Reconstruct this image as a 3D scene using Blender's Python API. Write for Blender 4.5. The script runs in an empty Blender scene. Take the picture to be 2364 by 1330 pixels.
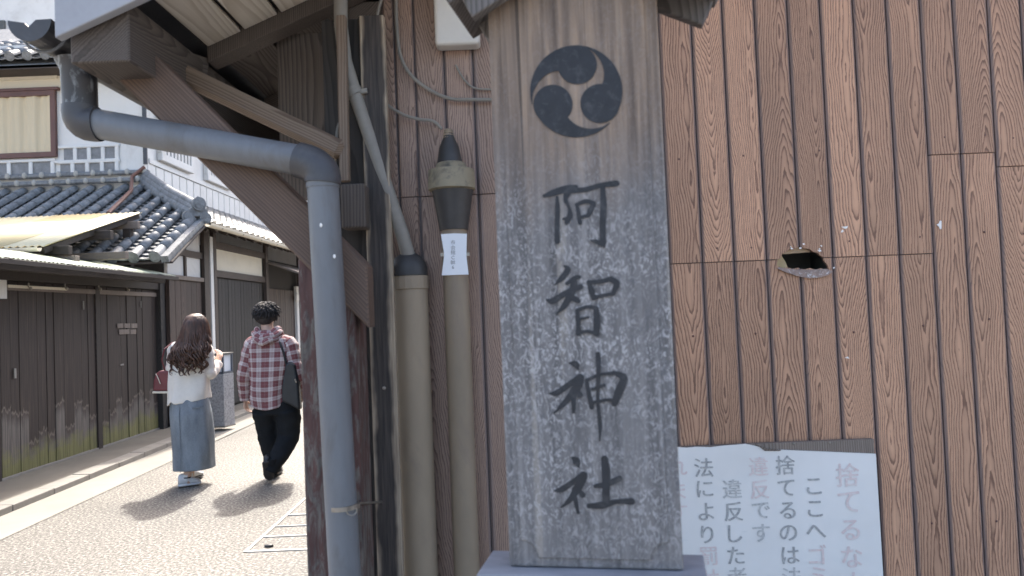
import bpy, bmesh, math, random
from mathutils import Vector, Matrix, noise as mnoise
R = math.radians
rng = random.Random(7)
scene = bpy.context.scene
COL = scene.collection

# ---------------------------------------------------------------- camera
W, H, F, CAM_H = 2364.0, 1330.0, 1750.0, 1.5
ROLL, PITCH = R(2.3), math.atan(57.0 / F)
cR, sR, cP, sP = math.cos(ROLL), math.sin(ROLL), math.cos(PITCH), math.sin(PITCH)
right0, up0, fwd = Vector((1, 0, 0)), Vector((0, -sP, cP)), Vector((0, cP, sP))
cam_right, cam_up = cR * right0 - sR * up0, sR * right0 + cR * up0
cam_data = bpy.data.cameras.new('camera')
cam = bpy.data.objects.new('camera', cam_data)
COL.objects.link(cam)
M = Matrix((cam_right, cam_up, -fwd)).transposed().to_4x4()
M.translation = Vector((0, 0, CAM_H))
cam.matrix_world = M
cam_data.sensor_width = 36.0
cam_data.lens = F / W * 36.0
cam_data.clip_start, cam_data.clip_end = 0.05, 2000
cam_data.dof.use_dof = True
cam_data.dof.focus_distance = 4.3
cam_data.dof.aperture_fstop = 4.0
scene.camera = cam

# ---------------------------------------------------------------- sky, sun, exposure
SUN_EL, SUN_AZ = R(54), R(-3)          # azimuth from +Y (down the street) towards +X
world = bpy.data.worlds.new('World')
scene.world = world
world.use_nodes = True
wn = world.node_tree
bg = wn.nodes['Background']
sky = wn.nodes.new('ShaderNodeTexSky')
sky.sky_type = 'NISHITA'
sky.sun_disc = False
sky.sun_elevation = SUN_EL
sky.sun_rotation = SUN_AZ
sky.dust_density = 5.0
sky.ozone_density = 0.0
sky.air_density = 1.0
wn.links.new(sky.outputs[0], bg.inputs[0])
bg.inputs[1].default_value = 0.15
sun_data = bpy.data.lights.new('sun', 'SUN')
sun_data.energy = 2.0
sun_data.angle = R(1.6)
sun_data.color = (1.0, 0.95, 0.86)
sun = bpy.data.objects.new('sun', sun_data)
COL.objects.link(sun)
sdir = Vector((math.sin(SUN_AZ) * math.cos(SUN_EL), math.cos(SUN_AZ) * math.cos(SUN_EL), math.sin(SUN_EL)))
sun.rotation_euler = sdir.to_track_quat('Z', 'Y').to_euler()
sun.location = (0, 0, 20)
scene.view_settings.view_transform = 'Standard'
scene.view_settings.look = 'None'
scene.view_settings.gamma = 1.0
scene.view_settings.exposure = 1.9
scene.cycles.max_bounces = 8
scene.cycles.diffuse_bounces = 5
scene.cycles.use_denoising = True

# ---------------------------------------------------------------- helpers
def ray(px, py):
    d = cam_right * ((px - W / 2) / F) + cam_up * (-(py - H / 2) / F) + fwd
    return d
def P(px, py, Y):
    """point of the place seen at that spot of the photograph, standing at distance Y down the street"""
    d = ray(px, py)
    return Vector((0, 0, CAM_H)) + d * (Y / d.y)
def PX(px, py, X):
    d = ray(px, py)
    return Vector((0, 0, CAM_H)) + d * (X / d.x)

WL = {}
def tag(o, label=None, cat=None, group=None, kind=None):
    if label: o['label'] = label
    if cat: o['category'] = cat
    if group: o['group'] = group
    if kind: o['kind'] = kind
    return o
def root(name, label, cat, loc=(0, 0, 0), group=None, rz=0.0):
    o = bpy.data.objects.new(name, None)
    COL.objects.link(o)
    o.location = loc
    o.rotation_euler = (0, 0, rz)
    o.empty_display_size = 0.1
    WL[o] = Vector(loc) if rz == 0 else Vector((0, 0, 0))
    return tag(o, label, cat, group)

class MB:
    def __init__(self):
        self.v, self.f, self.uv = [], [], {}
    def add(self, vs, fs, uvs=None):
        b = len(self.v)
        self.v += [Vector(p) for p in vs]
        for i, f in enumerate(fs):
            if uvs: self.uv[len(self.f)] = uvs[i]
            self.f.append([b + k for k in f])
        return self
    def box(self, x0, x1, y0, y1, z0, z1):
        return self.add([(x0, y0, z0), (x1, y0, z0), (x1, y1, z0), (x0, y1, z0), (x0, y0, z1), (x1, y0, z1), (x1, y1, z1), (x0, y1, z1)],
                 [(0, 3, 2, 1), (4, 5, 6, 7), (0, 1, 5, 4), (1, 2, 6, 5), (2, 3, 7, 6), (3, 0, 4, 7)])
    def prism(self, pts, off):
        """closed planar outline pushed along off"""
        n = len(pts)
        a = [Vector(p) for p in pts]
        o = Vector(off)
        nrm = Vector((0, 0, 0))
        for i in range(n):
            nrm += a[i].cross(a[(i + 1) % n])
        if nrm.dot(o) > 0: a.reverse()
        vs = a + [p + o for p in a]
        fs = [list(range(n)), list(range(2 * n - 1, n - 1, -1))]
        for i in range(n):
            j = (i + 1) % n
            fs.append((j, i, n + i, n + j))
        return self.add(vs, fs)
    def ring_loft(self, rings, cap=True, uvs=None):
        n = len(rings[0])
        vs = [p for r in rings for p in r]
        fs, fu = [], []
        for k in range(len(rings) - 1):
            for i in range(n):
                j = (i + 1) % n
                fs.append((k * n + i, k * n + j, (k + 1) * n + j, (k + 1) * n + i))
                if uvs:
                    u0, u1 = i / n * uvs[0], (i + 1) / n * uvs[0]
                    fu.append([(u0, uvs[1][k]), (u1, uvs[1][k]), (u1, uvs[1][k + 1]), (u0, uvs[1][k + 1])])
        if cap:
            fs.append(tuple(range(n - 1, -1, -1)))
            fs.append(tuple((len(rings) - 1) * n + i for i in range(n)))
            if uvs: fu += [[(0, 0)] * n, [(0, 0)] * n]
        return self.add(vs, fs, fu if uvs else None)
    def tube(self, path, rad, n=12, cap=True, flat=1.0, uvlen=None, half=False):
        path = [Vector(p) for p in path]
        if not hasattr(rad, '__len__'): rad = [rad] * len(path)
        t0 = (path[1] - path[0]).normalized()
        ref = Vector((0, 0, 1)) if abs(t0.z) < 0.9 else Vector((0, 1, 0))
        u = (ref - t0 * ref.dot(t0)).normalized()
        rings, lens, L = [], [], 0.0
        for i, p in enumerate(path):
            if i == 0: t = path[1] - path[0]
            elif i == len(path) - 1: t = path[-1] - path[-2]
            else: t = (path[i + 1] - p).normalized() + (p - path[i - 1]).normalized()
            t.normalize()
            u = (u - t * u.dot(t)).normalized()
            w = t.cross(u)
            if i: L += (p - path[i - 1]).length
            lens.append(L)
            rings.append([p + (u * math.cos(a) + w * math.sin(a) * flat) * rad[i] for a in [2 * math.pi * k / n for k in range(n)]])
        return self.ring_loft(rings, cap, (uvlen, lens) if uvlen else None)
    def lathe(self, prof, c, n=20):
        """prof = [(radius, z)] about a vertical axis at c"""
        c = Vector(c)
        rings = [[c + Vector((r * math.cos(2 * math.pi * k / n), r * math.sin(2 * math.pi * k / n), z)) for k in range(n)] for r, z in prof]
        return self.ring_loft(rings)
    def ball(self, c, rx, ry, rz, n=14, m=9):
        c = Vector(c)
        rings = []
        for k in range(m + 1):
            t = -math.pi / 2 + math.pi * (k + 0.02) / (m + 0.04)
            rings.append([c + Vector((rx * math.cos(t) * math.cos(a), ry * math.cos(t) * math.sin(a), rz * math.sin(t))) for a in [2 * math.pi * i / n for i in range(n)]])
        return self.ring_loft(rings)
    def mesh(self, name, org):
        me = bpy.data.meshes.new(name)
        me.from_pydata([p - org for p in self.v], [], self.f)
        if self.uv:
            lay = me.uv_layers.new(name='UVMap')
            for pi, poly in enumerate(me.polygons):
                if pi in self.uv:
                    for li, uv in zip(poly.loop_indices, self.uv[pi]):
                        lay.data[li].uv = uv
        me.update()
        return me
    def build(self, name, mat, parent=None, smooth=False, bevel=0.0, org=None, seg=2):
        if org is None:
            lo = [min(p[i] for p in self.v) for i in range(3)]
            hi = [max(p[i] for p in self.v) for i in range(3)]
            org = Vector(((lo[0] + hi[0]) / 2, (lo[1] + hi[1]) / 2, lo[2]))
        org = Vector(org)
        me = self.mesh(name, org)
        return place(me, name, mat, parent, org, smooth, bevel, seg)

def place(me, name, mat, parent=None, org=(0, 0, 0), smooth=False, bevel=0.0, seg=2, rot=None):
    if mat is not None and not me.materials: me.materials.append(mat)
    if smooth:
        me.polygons.foreach_set('use_smooth', [True] * len(me.polygons))
        if smooth != 'all':
            try: me.set_sharp_from_angle(angle=R(40))
            except Exception: pass
    o = bpy.data.objects.new(name, me)
    COL.objects.link(o)
    org = Vector(org)
    o.location = org - (WL[parent] if parent is not None else Vector((0, 0, 0)))
    if rot is not None:
        o.rotation_mode = 'QUATERNION'
        o.rotation_quaternion = rot
    if parent is not None: o.parent = parent
    WL[o] = org
    if bevel:
        b = o.modifiers.new('bevel', 'BEVEL')
        b.width, b.segments, b.limit_method = bevel, seg, 'ANGLE'
    return o

def beam(name, a, b, w, h, mat, parent=None, bevel=0.004, up=(0, 0, 1), round_=False):
    """timber from a to b, w wide (sideways) and h deep; its grain runs along its own Z"""
    a, b = Vector(a), Vector(b)
    L = (b - a).length
    z = (b - a).normalized()
    u = Vector(up)
    if abs(z.dot(u)) > 0.95: u = Vector((0, 1, 0))
    x = u.cross(z).normalized()
    y = z.cross(x)
    q = Matrix((x, y, z)).transposed().to_quaternion()
    m = MB()
    if round_: m.lathe([(w / 2, 0), (w / 2 * 1.02, L * .5), (w / 2 * .97, L)], (0, 0, 0), 14)
    else: m.box(-w / 2, w / 2, -h / 2, h / 2, 0, L)
    me = m.mesh(name, Vector((0, 0, 0)))
    return place(me, name, mat, parent, a, bool(round_), 0 if round_ else bevel, 1, q)

def eval_mesh(ob, name):
    dg = bpy.context.evaluated_depsgraph_get()
    dg.update()
    return bpy.data.meshes.new_from_object(ob.evaluated_get(dg), depsgraph=dg)

# lettering: each character a flat mesh of unit height centred on its own box (default font with its CJK fallback)
GLYPH = {}
def glyph(ch):
    if ch in GLYPH: return GLYPH[ch]
    cu = bpy.data.curves.new('glyph', 'FONT')
    cu.body = ch
    cu.size = 1.0
    cu.extrude = 0.0
    cu.resolution_u = 4
    ob = bpy.data.objects.new('glyph', cu)
    COL.objects.link(ob)
    me = eval_mesh(ob, ch)
    bpy.data.objects.remove(ob)
    bpy.data.curves.remove(cu)
    vs = [v.co.copy() for v in me.vertices]
    fs = [list(p.vertices) for p in me.polygons]
    bpy.data.meshes.remove(me)
    lo = Vector((min(v.x for v in vs), min(v.y for v in vs)))
    hi = Vector((max(v.x for v in vs), max(v.y for v in vs)))
    c = (lo + hi) / 2
    GLYPH[ch] = ([(v.x - c.x, v.y - c.y) for v in vs], fs)
    return GLYPH[ch]
for _c in '捨てるなこへゴミのは法違反ですした者によ罰せれまり市会館C幹6ょ': glyph(_c)

# ---------------------------------------------------------------- node materials
class NT:
    def __init__(self, name):
        self.m = bpy.data.materials.new(name)
        self.m.use_nodes = True
        self.t = self.m.node_tree
        self.b = self.t.nodes['Principled BSDF']
        self.tc = None
    def n(self, typ, **kw):
        nd = self.t.nodes.new(typ)
        for k, v in kw.items(): setattr(nd, k, v)
        return nd
    def set(self, sock, v):
        if isinstance(v, bpy.types.NodeSocket): self.t.links.new(v, sock)
        else: sock.default_value = v
    def co(self, kind='Object'):
        if not self.tc: self.tc = self.n('ShaderNodeTexCoord')
        return self.tc.outputs[kind]
    def rand(self):
        if not hasattr(self, 'oi'): self.oi = self.n('ShaderNodeObjectInfo')
        return self.oi.outputs['Random']
    def math(self, op, a, b=0.0, c=None, clamp=False):
        nd = self.n('ShaderNodeMath', operation=op, use_clamp=clamp)
        self.set(nd.inputs[0], a); self.set(nd.inputs[1], b)
        if c is not None: self.set(nd.inputs[2], c)
        return nd.outputs[0]
    def mapping(self, v, scale=(1, 1, 1), rot=(0, 0, 0), loc=(0, 0, 0)):
        nd = self.n('ShaderNodeMapping')
        self.set(nd.inputs[0], v)
        nd.inputs['Scale'].default_value = scale
        nd.inputs['Rotation'].default_value = rot
        self.set(nd.inputs['Location'], loc)
        return nd.outputs[0]
    def noise(self, v, scale=5.0, detail=3.0, rough=0.55, dist=0.0, w=None):
        nd = self.n('ShaderNodeTexNoise', noise_dimensions='4D' if w is not None else '3D')
        self.set(nd.inputs['Vector'], v)
        nd.inputs['Scale'].default_value = scale
        nd.inputs['Detail'].default_value = detail
        nd.inputs['Roughness'].default_value = rough
        nd.inputs['Distortion'].default_value = dist
        if w is not None: self.set(nd.inputs['W'], w)
        return nd.outputs[0]
    def voronoi(self, v, scale=5.0, feature='F1', out='Distance'):
        nd = self.n('ShaderNodeTexVoronoi', feature=feature)
        self.set(nd.inputs['Vector'], v)
        nd.inputs['Scale'].default_value = scale
        return nd.outputs[out]
    def ramp(self, f, stops, interp='LINEAR'):
        nd = self.n('ShaderNodeValToRGB')
        nd.color_ramp.interpolation = interp
        self.set(nd.inputs[0], f)
        el = nd.color_ramp.elements
        while len(el) < len(stops): el.new(0.5)
        for e, (p, c) in zip(el, stops):
            e.position = p
            if not hasattr(c, '__len__'): c = (c, c, c)
            e.color = (*c[:3], 1)
        return nd.outputs[0]
    def mix(self, f, a, b, blend='MIX'):
        nd = self.n('ShaderNodeMix', data_type='RGBA', blend_type=blend)
        self.set(nd.inputs[0], f)
        for s, v in ((nd.inputs[6], a), (nd.inputs[7], b)):
            if isinstance(v, bpy.types.NodeSocket): self.t.links.new(v, s)
            else:
                if not hasattr(v, '__len__'): v = (v, v, v)
                s.default_value = (*v[:3], 1)
        return nd.outputs[2]
    def sep(self, v):
        nd = self.n('ShaderNodeSeparateXYZ')
        self.set(nd.inputs[0], v)
        return nd.outputs
    def comb(self, x, y, z):
        nd = self.n('ShaderNodeCombineXYZ')
        for i, v in enumerate((x, y, z)): self.set(nd.inputs[i], v)
        return nd.outputs[0]
    def bump(self, h, strength=0.3, dist=0.01):
        nd = self.n('ShaderNodeBump')
        self.set(nd.inputs['Height'], h)
        nd.inputs['Strength'].default_value = strength
        nd.inputs['Distance'].default_value = dist
        self.t.links.new(nd.outputs[0], self.b.inputs['Normal'])
    def done(self, col=None, rough=0.6, metal=0.0, spec=None):
        if col is not None:
            if not isinstance(col, bpy.types.NodeSocket): col = (*col[:3], 1)
            self.set(self.b.inputs['Base Color'], col)
        self.set(self.b.inputs['Roughness'], rough)
        self.b.inputs['Metallic'].default_value = metal
        if spec is not None: self.b.inputs['Specular IOR Level'].default_value = spec
        return self.m

def mat_plain(name, col, rough=0.6, var=0.25, scale=6.0, stretch=(1, 1, 1), bump=0.0, metal=0.0, dirt=None, dirt_amt=0.5, spec=None, fine=60.0):
    """uneven single-colour surface: broad blotches, fine grain, optional dirt colour"""
    t = NT(name)
    co = t.mapping(t.co(), stretch)
    w = t.math('MULTIPLY', t.rand(), 40.0)
    a = t.noise(co, scale, 4, 0.6, 0.3, w)
    b = t.noise(co, fine, 2, 0.5, 0, w)
    k = t.math('ADD', t.math('MULTIPLY', a, 0.75), t.math('MULTIPLY', b, 0.25))
    c = t.ramp(k, [(0.3, [x * (1 - var) for x in col]), (0.7, [min(1, x * (1 + var)) for x in col])])
    if dirt is not None:
        d = t.noise(co, scale * 1.7, 6, 0.65, 0.6, t.math('ADD', w, 7.3))
        c = t.mix(t.ramp(d, [(0.52, 0.0), (0.52 + 0.16, dirt_amt)]), c, dirt)
    if bump: t.bump(k, bump, 0.006)
    return t.done(c, t.math('MULTIPLY_ADD', b, 0.2, rough - 0.1), metal, spec)

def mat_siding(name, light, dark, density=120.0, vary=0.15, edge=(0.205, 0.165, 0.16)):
    """embossed wood-print siding: some boards show stacked pointed arches, others straight wavy grain; eased greyish edges"""
    t = NT(name)
    co = t.co()
    rnd = t.rand()
    def rr(k): return t.math('FRACT', t.math('MULTIPLY', rnd, k))
    w = t.math('MULTIPLY', rnd, 91.0)
    s = t.sep(co)
    xx = t.math('ADD', s[0], t.math('MULTIPLY', t.math('SUBTRACT', rr(7.13), 0.5), 0.07))
    wav = t.noise(t.mapping(co, (9, 9, 2.0)), 1.0, 3, 0.55, 0, w)
    xx = t.math('ADD', xx, t.math('MULTIPLY', t.math('SUBTRACT', wav, 0.5), 0.042))
    arch = t.math('SQRT', t.math('ADD', t.math('MULTIPLY', xx, xx), 0.00006))
    # half the boards are cut through the arches, the rest beside them
    isa = t.math('GREATER_THAN', rr(17.7), 0.5)
    sgn = t.math('SUBTRACT', t.math('MULTIPLY', t.math('GREATER_THAN', rr(31.3), 0.5), 2.0), 1.0)
    tilt = t.math('MULTIPLY', t.math('MULTIPLY_ADD', t.math('MULTIPLY', isa, rr(11.9)), 0.12, 0.02), sgn)
    tilt = t.math('ADD', tilt, t.math('MULTIPLY', t.math('MULTIPLY', isa, sgn), 0.07))
    sw = t.noise(t.mapping(co, (3, 3, 2.2)), 1.0, 2, 0.5, 0, t.math('ADD', w, 5.0))
    q = t.math('ADD', t.math('ADD', t.math('ADD', arch, 1.0), t.math('MULTIPLY', s[2], tilt)), t.math('MULTIPLY', sw, 0.10))
    jag = t.noise(t.mapping(co, (60, 60, 11)), 1.0, 3, 0.65, 0, w)
    q = t.math('ADD', q, t.math('MULTIPLY', jag, 0.012))
    dens = t.math('MULTIPLY', t.math('MULTIPLY_ADD', rr(23.1), 0.6, 0.75), density)
    ring = t.math('FRACT', t.math('MULTIPLY', q, dens))
    thick = t.noise(t.mapping(co, (14, 14, 3)), 1.0, 2, 0.5, 0, t.math('ADD', w, 9.0))
    ring = t.math('POWER', ring, t.math('MULTIPLY_ADD', thick, 2.2, 0.35))
    md = [l + (d - l) * 0.3 for l, d in zip(light, dark)]
    c = t.ramp(ring, [(0.0, light), (0.42, md), (0.70, dark), (0.88, dark), (0.97, light)])
    st = t.noise(t.mapping(co, (190, 190, 5)), 1.0, 3, 0.6, 0, w)
    c = t.mix(0.3, c, t.ramp(st, [(0.3, 0.3), (0.7, 0.95)]), 'MULTIPLY')
    big = t.noise(t.mapping(co, (6, 6, 1.5)), 1.0, 3, 0.6, 0, t.math('ADD', w, 11.0))
    k = t.math('ADD', t.math('MULTIPLY', t.math('SUBTRACT', rr(13.7), 0.5), 2 * vary), t.math('MULTIPLY_ADD', big, 0.55, 0.72))
    c = t.mix(1.0, c, t.comb(k, k, k), 'MULTIPLY')
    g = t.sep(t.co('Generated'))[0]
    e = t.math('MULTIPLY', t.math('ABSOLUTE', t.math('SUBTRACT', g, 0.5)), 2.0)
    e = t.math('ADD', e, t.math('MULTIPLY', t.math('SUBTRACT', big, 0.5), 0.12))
    c = t.mix(t.ramp(e, [(0.83, 0.0), (0.95, 0.8)]), c, edge)  # sky reflection along the grooves, painted as a grey tint on board edges
    t.bump(t.math('SUBTRACT', 1.0, ring), 0.12, 0.002)
    return t.done(c, 0.5, 0, 0.4)

def mat_wood(name, light, dark, density=95.0, contrast=1.0, amp=0.16, rough=0.6, bump=0.25, vary=0.18, streak=0.25, zfreq=1.0, spec=None, pith=0.09, fine=1.0):
    """sawn wood: rings of a trunk cut lengthwise (grain along object Z), every piece cut elsewhere"""
    t = NT(name)
    co = t.co()
    rnd = t.rand()
    w = t.math('MULTIPLY', rnd, 91.0)
    s = t.sep(co)
    xx = t.math('ADD', t.math('ADD', s[0], s[1]), t.math('MULTIPLY', t.math('SUBTRACT', t.math('FRACT', t.math('MULTIPLY', rnd, 7.13)), 0.5), pith))
    wav = t.noise(t.mapping(co, (5, 5, 1.5 * zfreq)), 1.0, 2, 0.5, 0, w)
    xx = t.math('ADD', xx, t.math('MULTIPLY', t.math('SUBTRACT', wav, 0.5), 0.035))
    n1 = t.noise(t.mapping(co, (0.8, 0.8, 0.5 * zfreq)), 1.0, 1, 0.5, 0, t.math('ADD', w, 3.0))
    dep = t.math('MULTIPLY', t.math('SUBTRACT', n1, 0.5), amp * 4)
    dep = t.math('ADD', dep, t.math('MULTIPLY', t.math('SUBTRACT', t.math('FRACT', t.math('MULTIPLY', rnd, 3.7)), 0.5), 0.10))
    r = t.math('SQRT', t.math('ADD', t.math('MULTIPLY', xx, xx), t.math('MULTIPLY', dep, dep)))
    jag = t.noise(t.mapping(co, (55, 55, 7)), 1.0, 3, 0.6, 0, w)
    r = t.math('ADD', r, t.math('MULTIPLY', jag, 0.006))
    dens = t.math('MULTIPLY', t.math('MULTIPLY_ADD', t.math('FRACT', t.math('MULTIPLY', rnd, 23.1)), 0.55, 0.72), density)
    ring = t.math('FRACT', t.math('MULTIPLY', r, dens))
    mid = [l + (d - l) * 0.35 * contrast for l, d in zip(light, dark)]
    drk = [l + (d - l) * contrast for l, d in zip(light, dark)]
    c = t.ramp(ring, [(0.0, light), (0.45, mid), (0.78, drk), (0.9, drk), (0.98, light)])
    st = t.noise(t.mapping(co, (180 * fine, 180 * fine, 4)), 1.0, 3, 0.6, 0, w)
    c = t.mix(streak, c, t.ramp(st, [(0.3, 0.25), (0.7, 0.95)]), 'MULTIPLY') if streak else c
    big = t.noise(t.mapping(co, (5, 5, 1.2)), 1.0, 3, 0.6, 0, t.math('ADD', w, 11.0))
    k = t.math('ADD', t.math('MULTIPLY', t.math('SUBTRACT', t.math('FRACT', t.math('MULTIPLY', rnd, 13.7)), 0.5), 2 * vary), t.math('MULTIPLY_ADD', big, 0.5, 0.75))
    c = t.mix(1.0, c, t.comb(k, k, k), 'MULTIPLY')
    if bump: t.bump(t.math('SUBTRACT', 1.0, ring), bump, 0.002)
    return t.done(c, rough, 0, spec)

# ---------------------------------------------------------------- materials
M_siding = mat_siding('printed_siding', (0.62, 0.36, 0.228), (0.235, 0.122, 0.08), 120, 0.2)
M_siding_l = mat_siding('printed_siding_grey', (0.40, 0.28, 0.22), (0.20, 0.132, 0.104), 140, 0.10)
M_groove = mat_plain('siding_groove', (0.10, 0.085, 0.09), 0.45, 0.35, 3, (1, 1, 0.3), spec=0.5)
M_dark = mat_wood('old_dark_timber', (0.165, 0.135, 0.115), (0.085, 0.068, 0.058), density=120, amp=0.12, rough=0.75, bump=0.4, vary=0.2, streak=0.4)
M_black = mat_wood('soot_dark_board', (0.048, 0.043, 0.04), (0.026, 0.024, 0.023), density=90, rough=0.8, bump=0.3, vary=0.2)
M_brace = mat_wood('brown_brace_timber', (0.18, 0.12, 0.09), (0.085, 0.056, 0.043), density=170, contrast=0.7, amp=0.05, rough=0.7, bump=0.4, vary=0.1, streak=0.4, pith=0.3)
M_pole = mat_wood('tan_pole_timber', (0.27, 0.20, 0.145), (0.145, 0.10, 0.072), density=120, amp=0.06, rough=0.65, bump=0.3, vary=0.1, pith=0.25)
M_soffit = mat_wood('pale_soffit_board', (0.72, 0.66, 0.57), (0.55, 0.48, 0.39), density=70, amp=0.1, rough=0.7, bump=0.2, vary=0.08, streak=0.15)
M_grey_fascia = mat_plain('grey_painted_fascia', (0.36, 0.37, 0.40), 0.6, 0.12, 4)
M_pvc = mat_plain('grey_pvc', (0.155, 0.165, 0.18), 0.45, 0.18, 5, (1, 1, 0.3), dirt=(0.10, 0.092, 0.085), dirt_amt=0.6)
M_pvc_dk = mat_plain('dark_grey_pvc', (0.06, 0.06, 0.066), 0.45, 0.2, 7, dirt=(0.12, 0.12, 0.12), dirt_amt=0.4)
M_beige = mat_plain('beige_pvc', (0.30, 0.24, 0.172), 0.6, 0.2, 3, (1, 1, 0.4), dirt=(0.21, 0.165, 0.135), dirt_amt=0.75, fine=25)
M_tape = mat_plain('black_tape', (0.045, 0.043, 0.043), 0.5, 0.25, 14)
M_conduit = mat_plain('grey_conduit', (0.24, 0.225, 0.20), 0.6, 0.15, 9, dirt=(0.2, 0.18, 0.16))
M_box = mat_plain('ivory_box', (0.66, 0.64, 0.60), 0.5, 0.06, 5)
M_metal = mat_plain('rusty_strap_metal', (0.33, 0.30, 0.26), 0.45, 0.25, 30, metal=0.7, dirt=(0.22, 0.14, 0.09))
M_paper = mat_plain('white_tag_plastic', (0.82, 0.85, 0.90), 0.45, 0.03, 6)
M_ink = mat_plain('black_ink', (0.02, 0.022, 0.027), 0.6, 0.35, 30, dirt=(0.10, 0.10, 0.105), dirt_amt=0.45)
M_ink_grey = mat_plain('grey_ink', (0.24, 0.25, 0.27), 0.6, 0.15, 40)
M_white = mat_plain('white_chip', (0.86, 0.83, 0.80), 0.6, 0.06, 20)
M_plaster = mat_plain('white_plaster', (0.70, 0.685, 0.655), 0.8, 0.07, 1.2, bump=0.1, dirt=(0.46, 0.43, 0.39), dirt_amt=0.35)
M_cream = mat_plain('cream_plaster', (0.68, 0.62, 0.50), 0.8, 0.06, 1.3, dirt=(0.5, 0.45, 0.36), dirt_amt=0.3)
M_redbrown = mat_plain('red_brown_paint', (0.13, 0.062, 0.05), 0.5, 0.2, 5, (1, 1, .3))
M_curtain = mat_plain('curtain_cloth', (0.62, 0.52, 0.36), 0.9, 0.06, 3, (4, 4, .4))
M_stone = mat_plain('kerb_granite', (0.24, 0.225, 0.20), 0.75, 0.16, 7, fine=90, dirt=(0.2, 0.18, 0.15), dirt_amt=0.3, bump=0.1)
M_granite = mat_plain('speckled_granite', (0.34, 0.335, 0.34), 0.7, 0.55, 45, fine=110, bump=0.15)
M_concrete = mat_plain('pale_concrete', (0.25, 0.235, 0.205), 0.8, 0.12, 2.2, fine=70, dirt=(0.24, 0.22, 0.18), dirt_amt=0.35, bump=0.1)
M_pavement = mat_plain('pavement_concrete', (0.16, 0.145, 0.12), 0.85, 0.22, 1.8, fine=80, dirt=(0.15, 0.13, 0.10), dirt_amt=0.5, bump=0.1)
M_joint = mat_plain('white_joint', (0.42, 0.41, 0.385), 0.7, 0.08, 30)

def mat_road():
    t = NT('washed_aggregate')
    co = t.co()
    v = t.noise(co, 48, 2, 0.6)
    v2 = t.noise(co, 150, 2, 0.6)
    k = t.math('ADD', t.math('MULTIPLY', v, 0.7), t.math('MULTIPLY', v2, 0.3))
    big = t.noise(co, 0.9, 3, 0.6)
    c = t.ramp(k, [(0.37, (0.035, 0.032, 0.028)), (0.46, (0.092, 0.086, 0.076)), (0.54, (0.175, 0.166, 0.149)), (0.63, (0.40, 0.38, 0.345))])
    c = t.mix(1.0, c, t.ramp(big, [(0.3, 0.72), (0.7, 1.0)]), 'MULTIPLY')
    t.bump(k, 0.5, 0.006)
    return t.done(c, 0.62)
M_road = mat_road()

def mat_post():
    t = NT('peeling_red_post')
    co = t.co()
    a = t.noise(t.mapping(co, (32, 32, 9)), 1.0, 6, 0.7, 0.9)
    b = t.noise(t.mapping(co, (60, 60, 8)), 1.0, 3, 0.6)
    z = t.sep(co)[2]
    thr = t.math('MULTIPLY_ADD', z, 0.10, 0.35)
    f = t.math('MULTIPLY', t.math('SUBTRACT', a, thr), 9.0, clamp=True)
    red = t.ramp(b, [(0.3, (0.065, 0.03, 0.028)), (0.7, (0.12, 0.06, 0.052))])
    gry = t.ramp(b, [(0.3, (0.075, 0.066, 0.06)), (0.7, (0.20, 0.175, 0.155))])
    c = t.mix(f, red, gry)
    t.bump(t.math('ADD', f, b), 0.4, 0.003)
    return t.done(c, 0.7)
M_post = mat_post()

def mat_charred(w):
    t = NT('charred_plank')
    co = t.co()
    s = t.sep(co)
    wob = t.noise(t.mapping(co, (9, 9, 3.2)), 1.0, 3, 0.6)
    e = t.math('ADD', t.math('MULTIPLY', t.math('ABSOLUTE', t.math('ADD', s[0], 0.004)), 2.0 / w), t.math('MULTIPLY', t.math('SUBTRACT', wob, 0.5), 1.5))
    st = t.noise(t.mapping(co, (120, 120, 6)), 1.0, 3, 0.6)
    blk = t.ramp(st, [(0.3, (0.022, 0.02, 0.02)), (0.7, (0.075, 0.062, 0.055))])
    pal = t.ramp(st, [(0.3, (0.20, 0.15, 0.11)), (0.7, (0.44, 0.37, 0.28))])
    c = t.mix(t.ramp(e, [(0.6, 0.0), (0.9, 1.0)]), blk, pal)
    t.bump(st, 0.5, 0.003)
    return t.done(c, 0.75)

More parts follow.
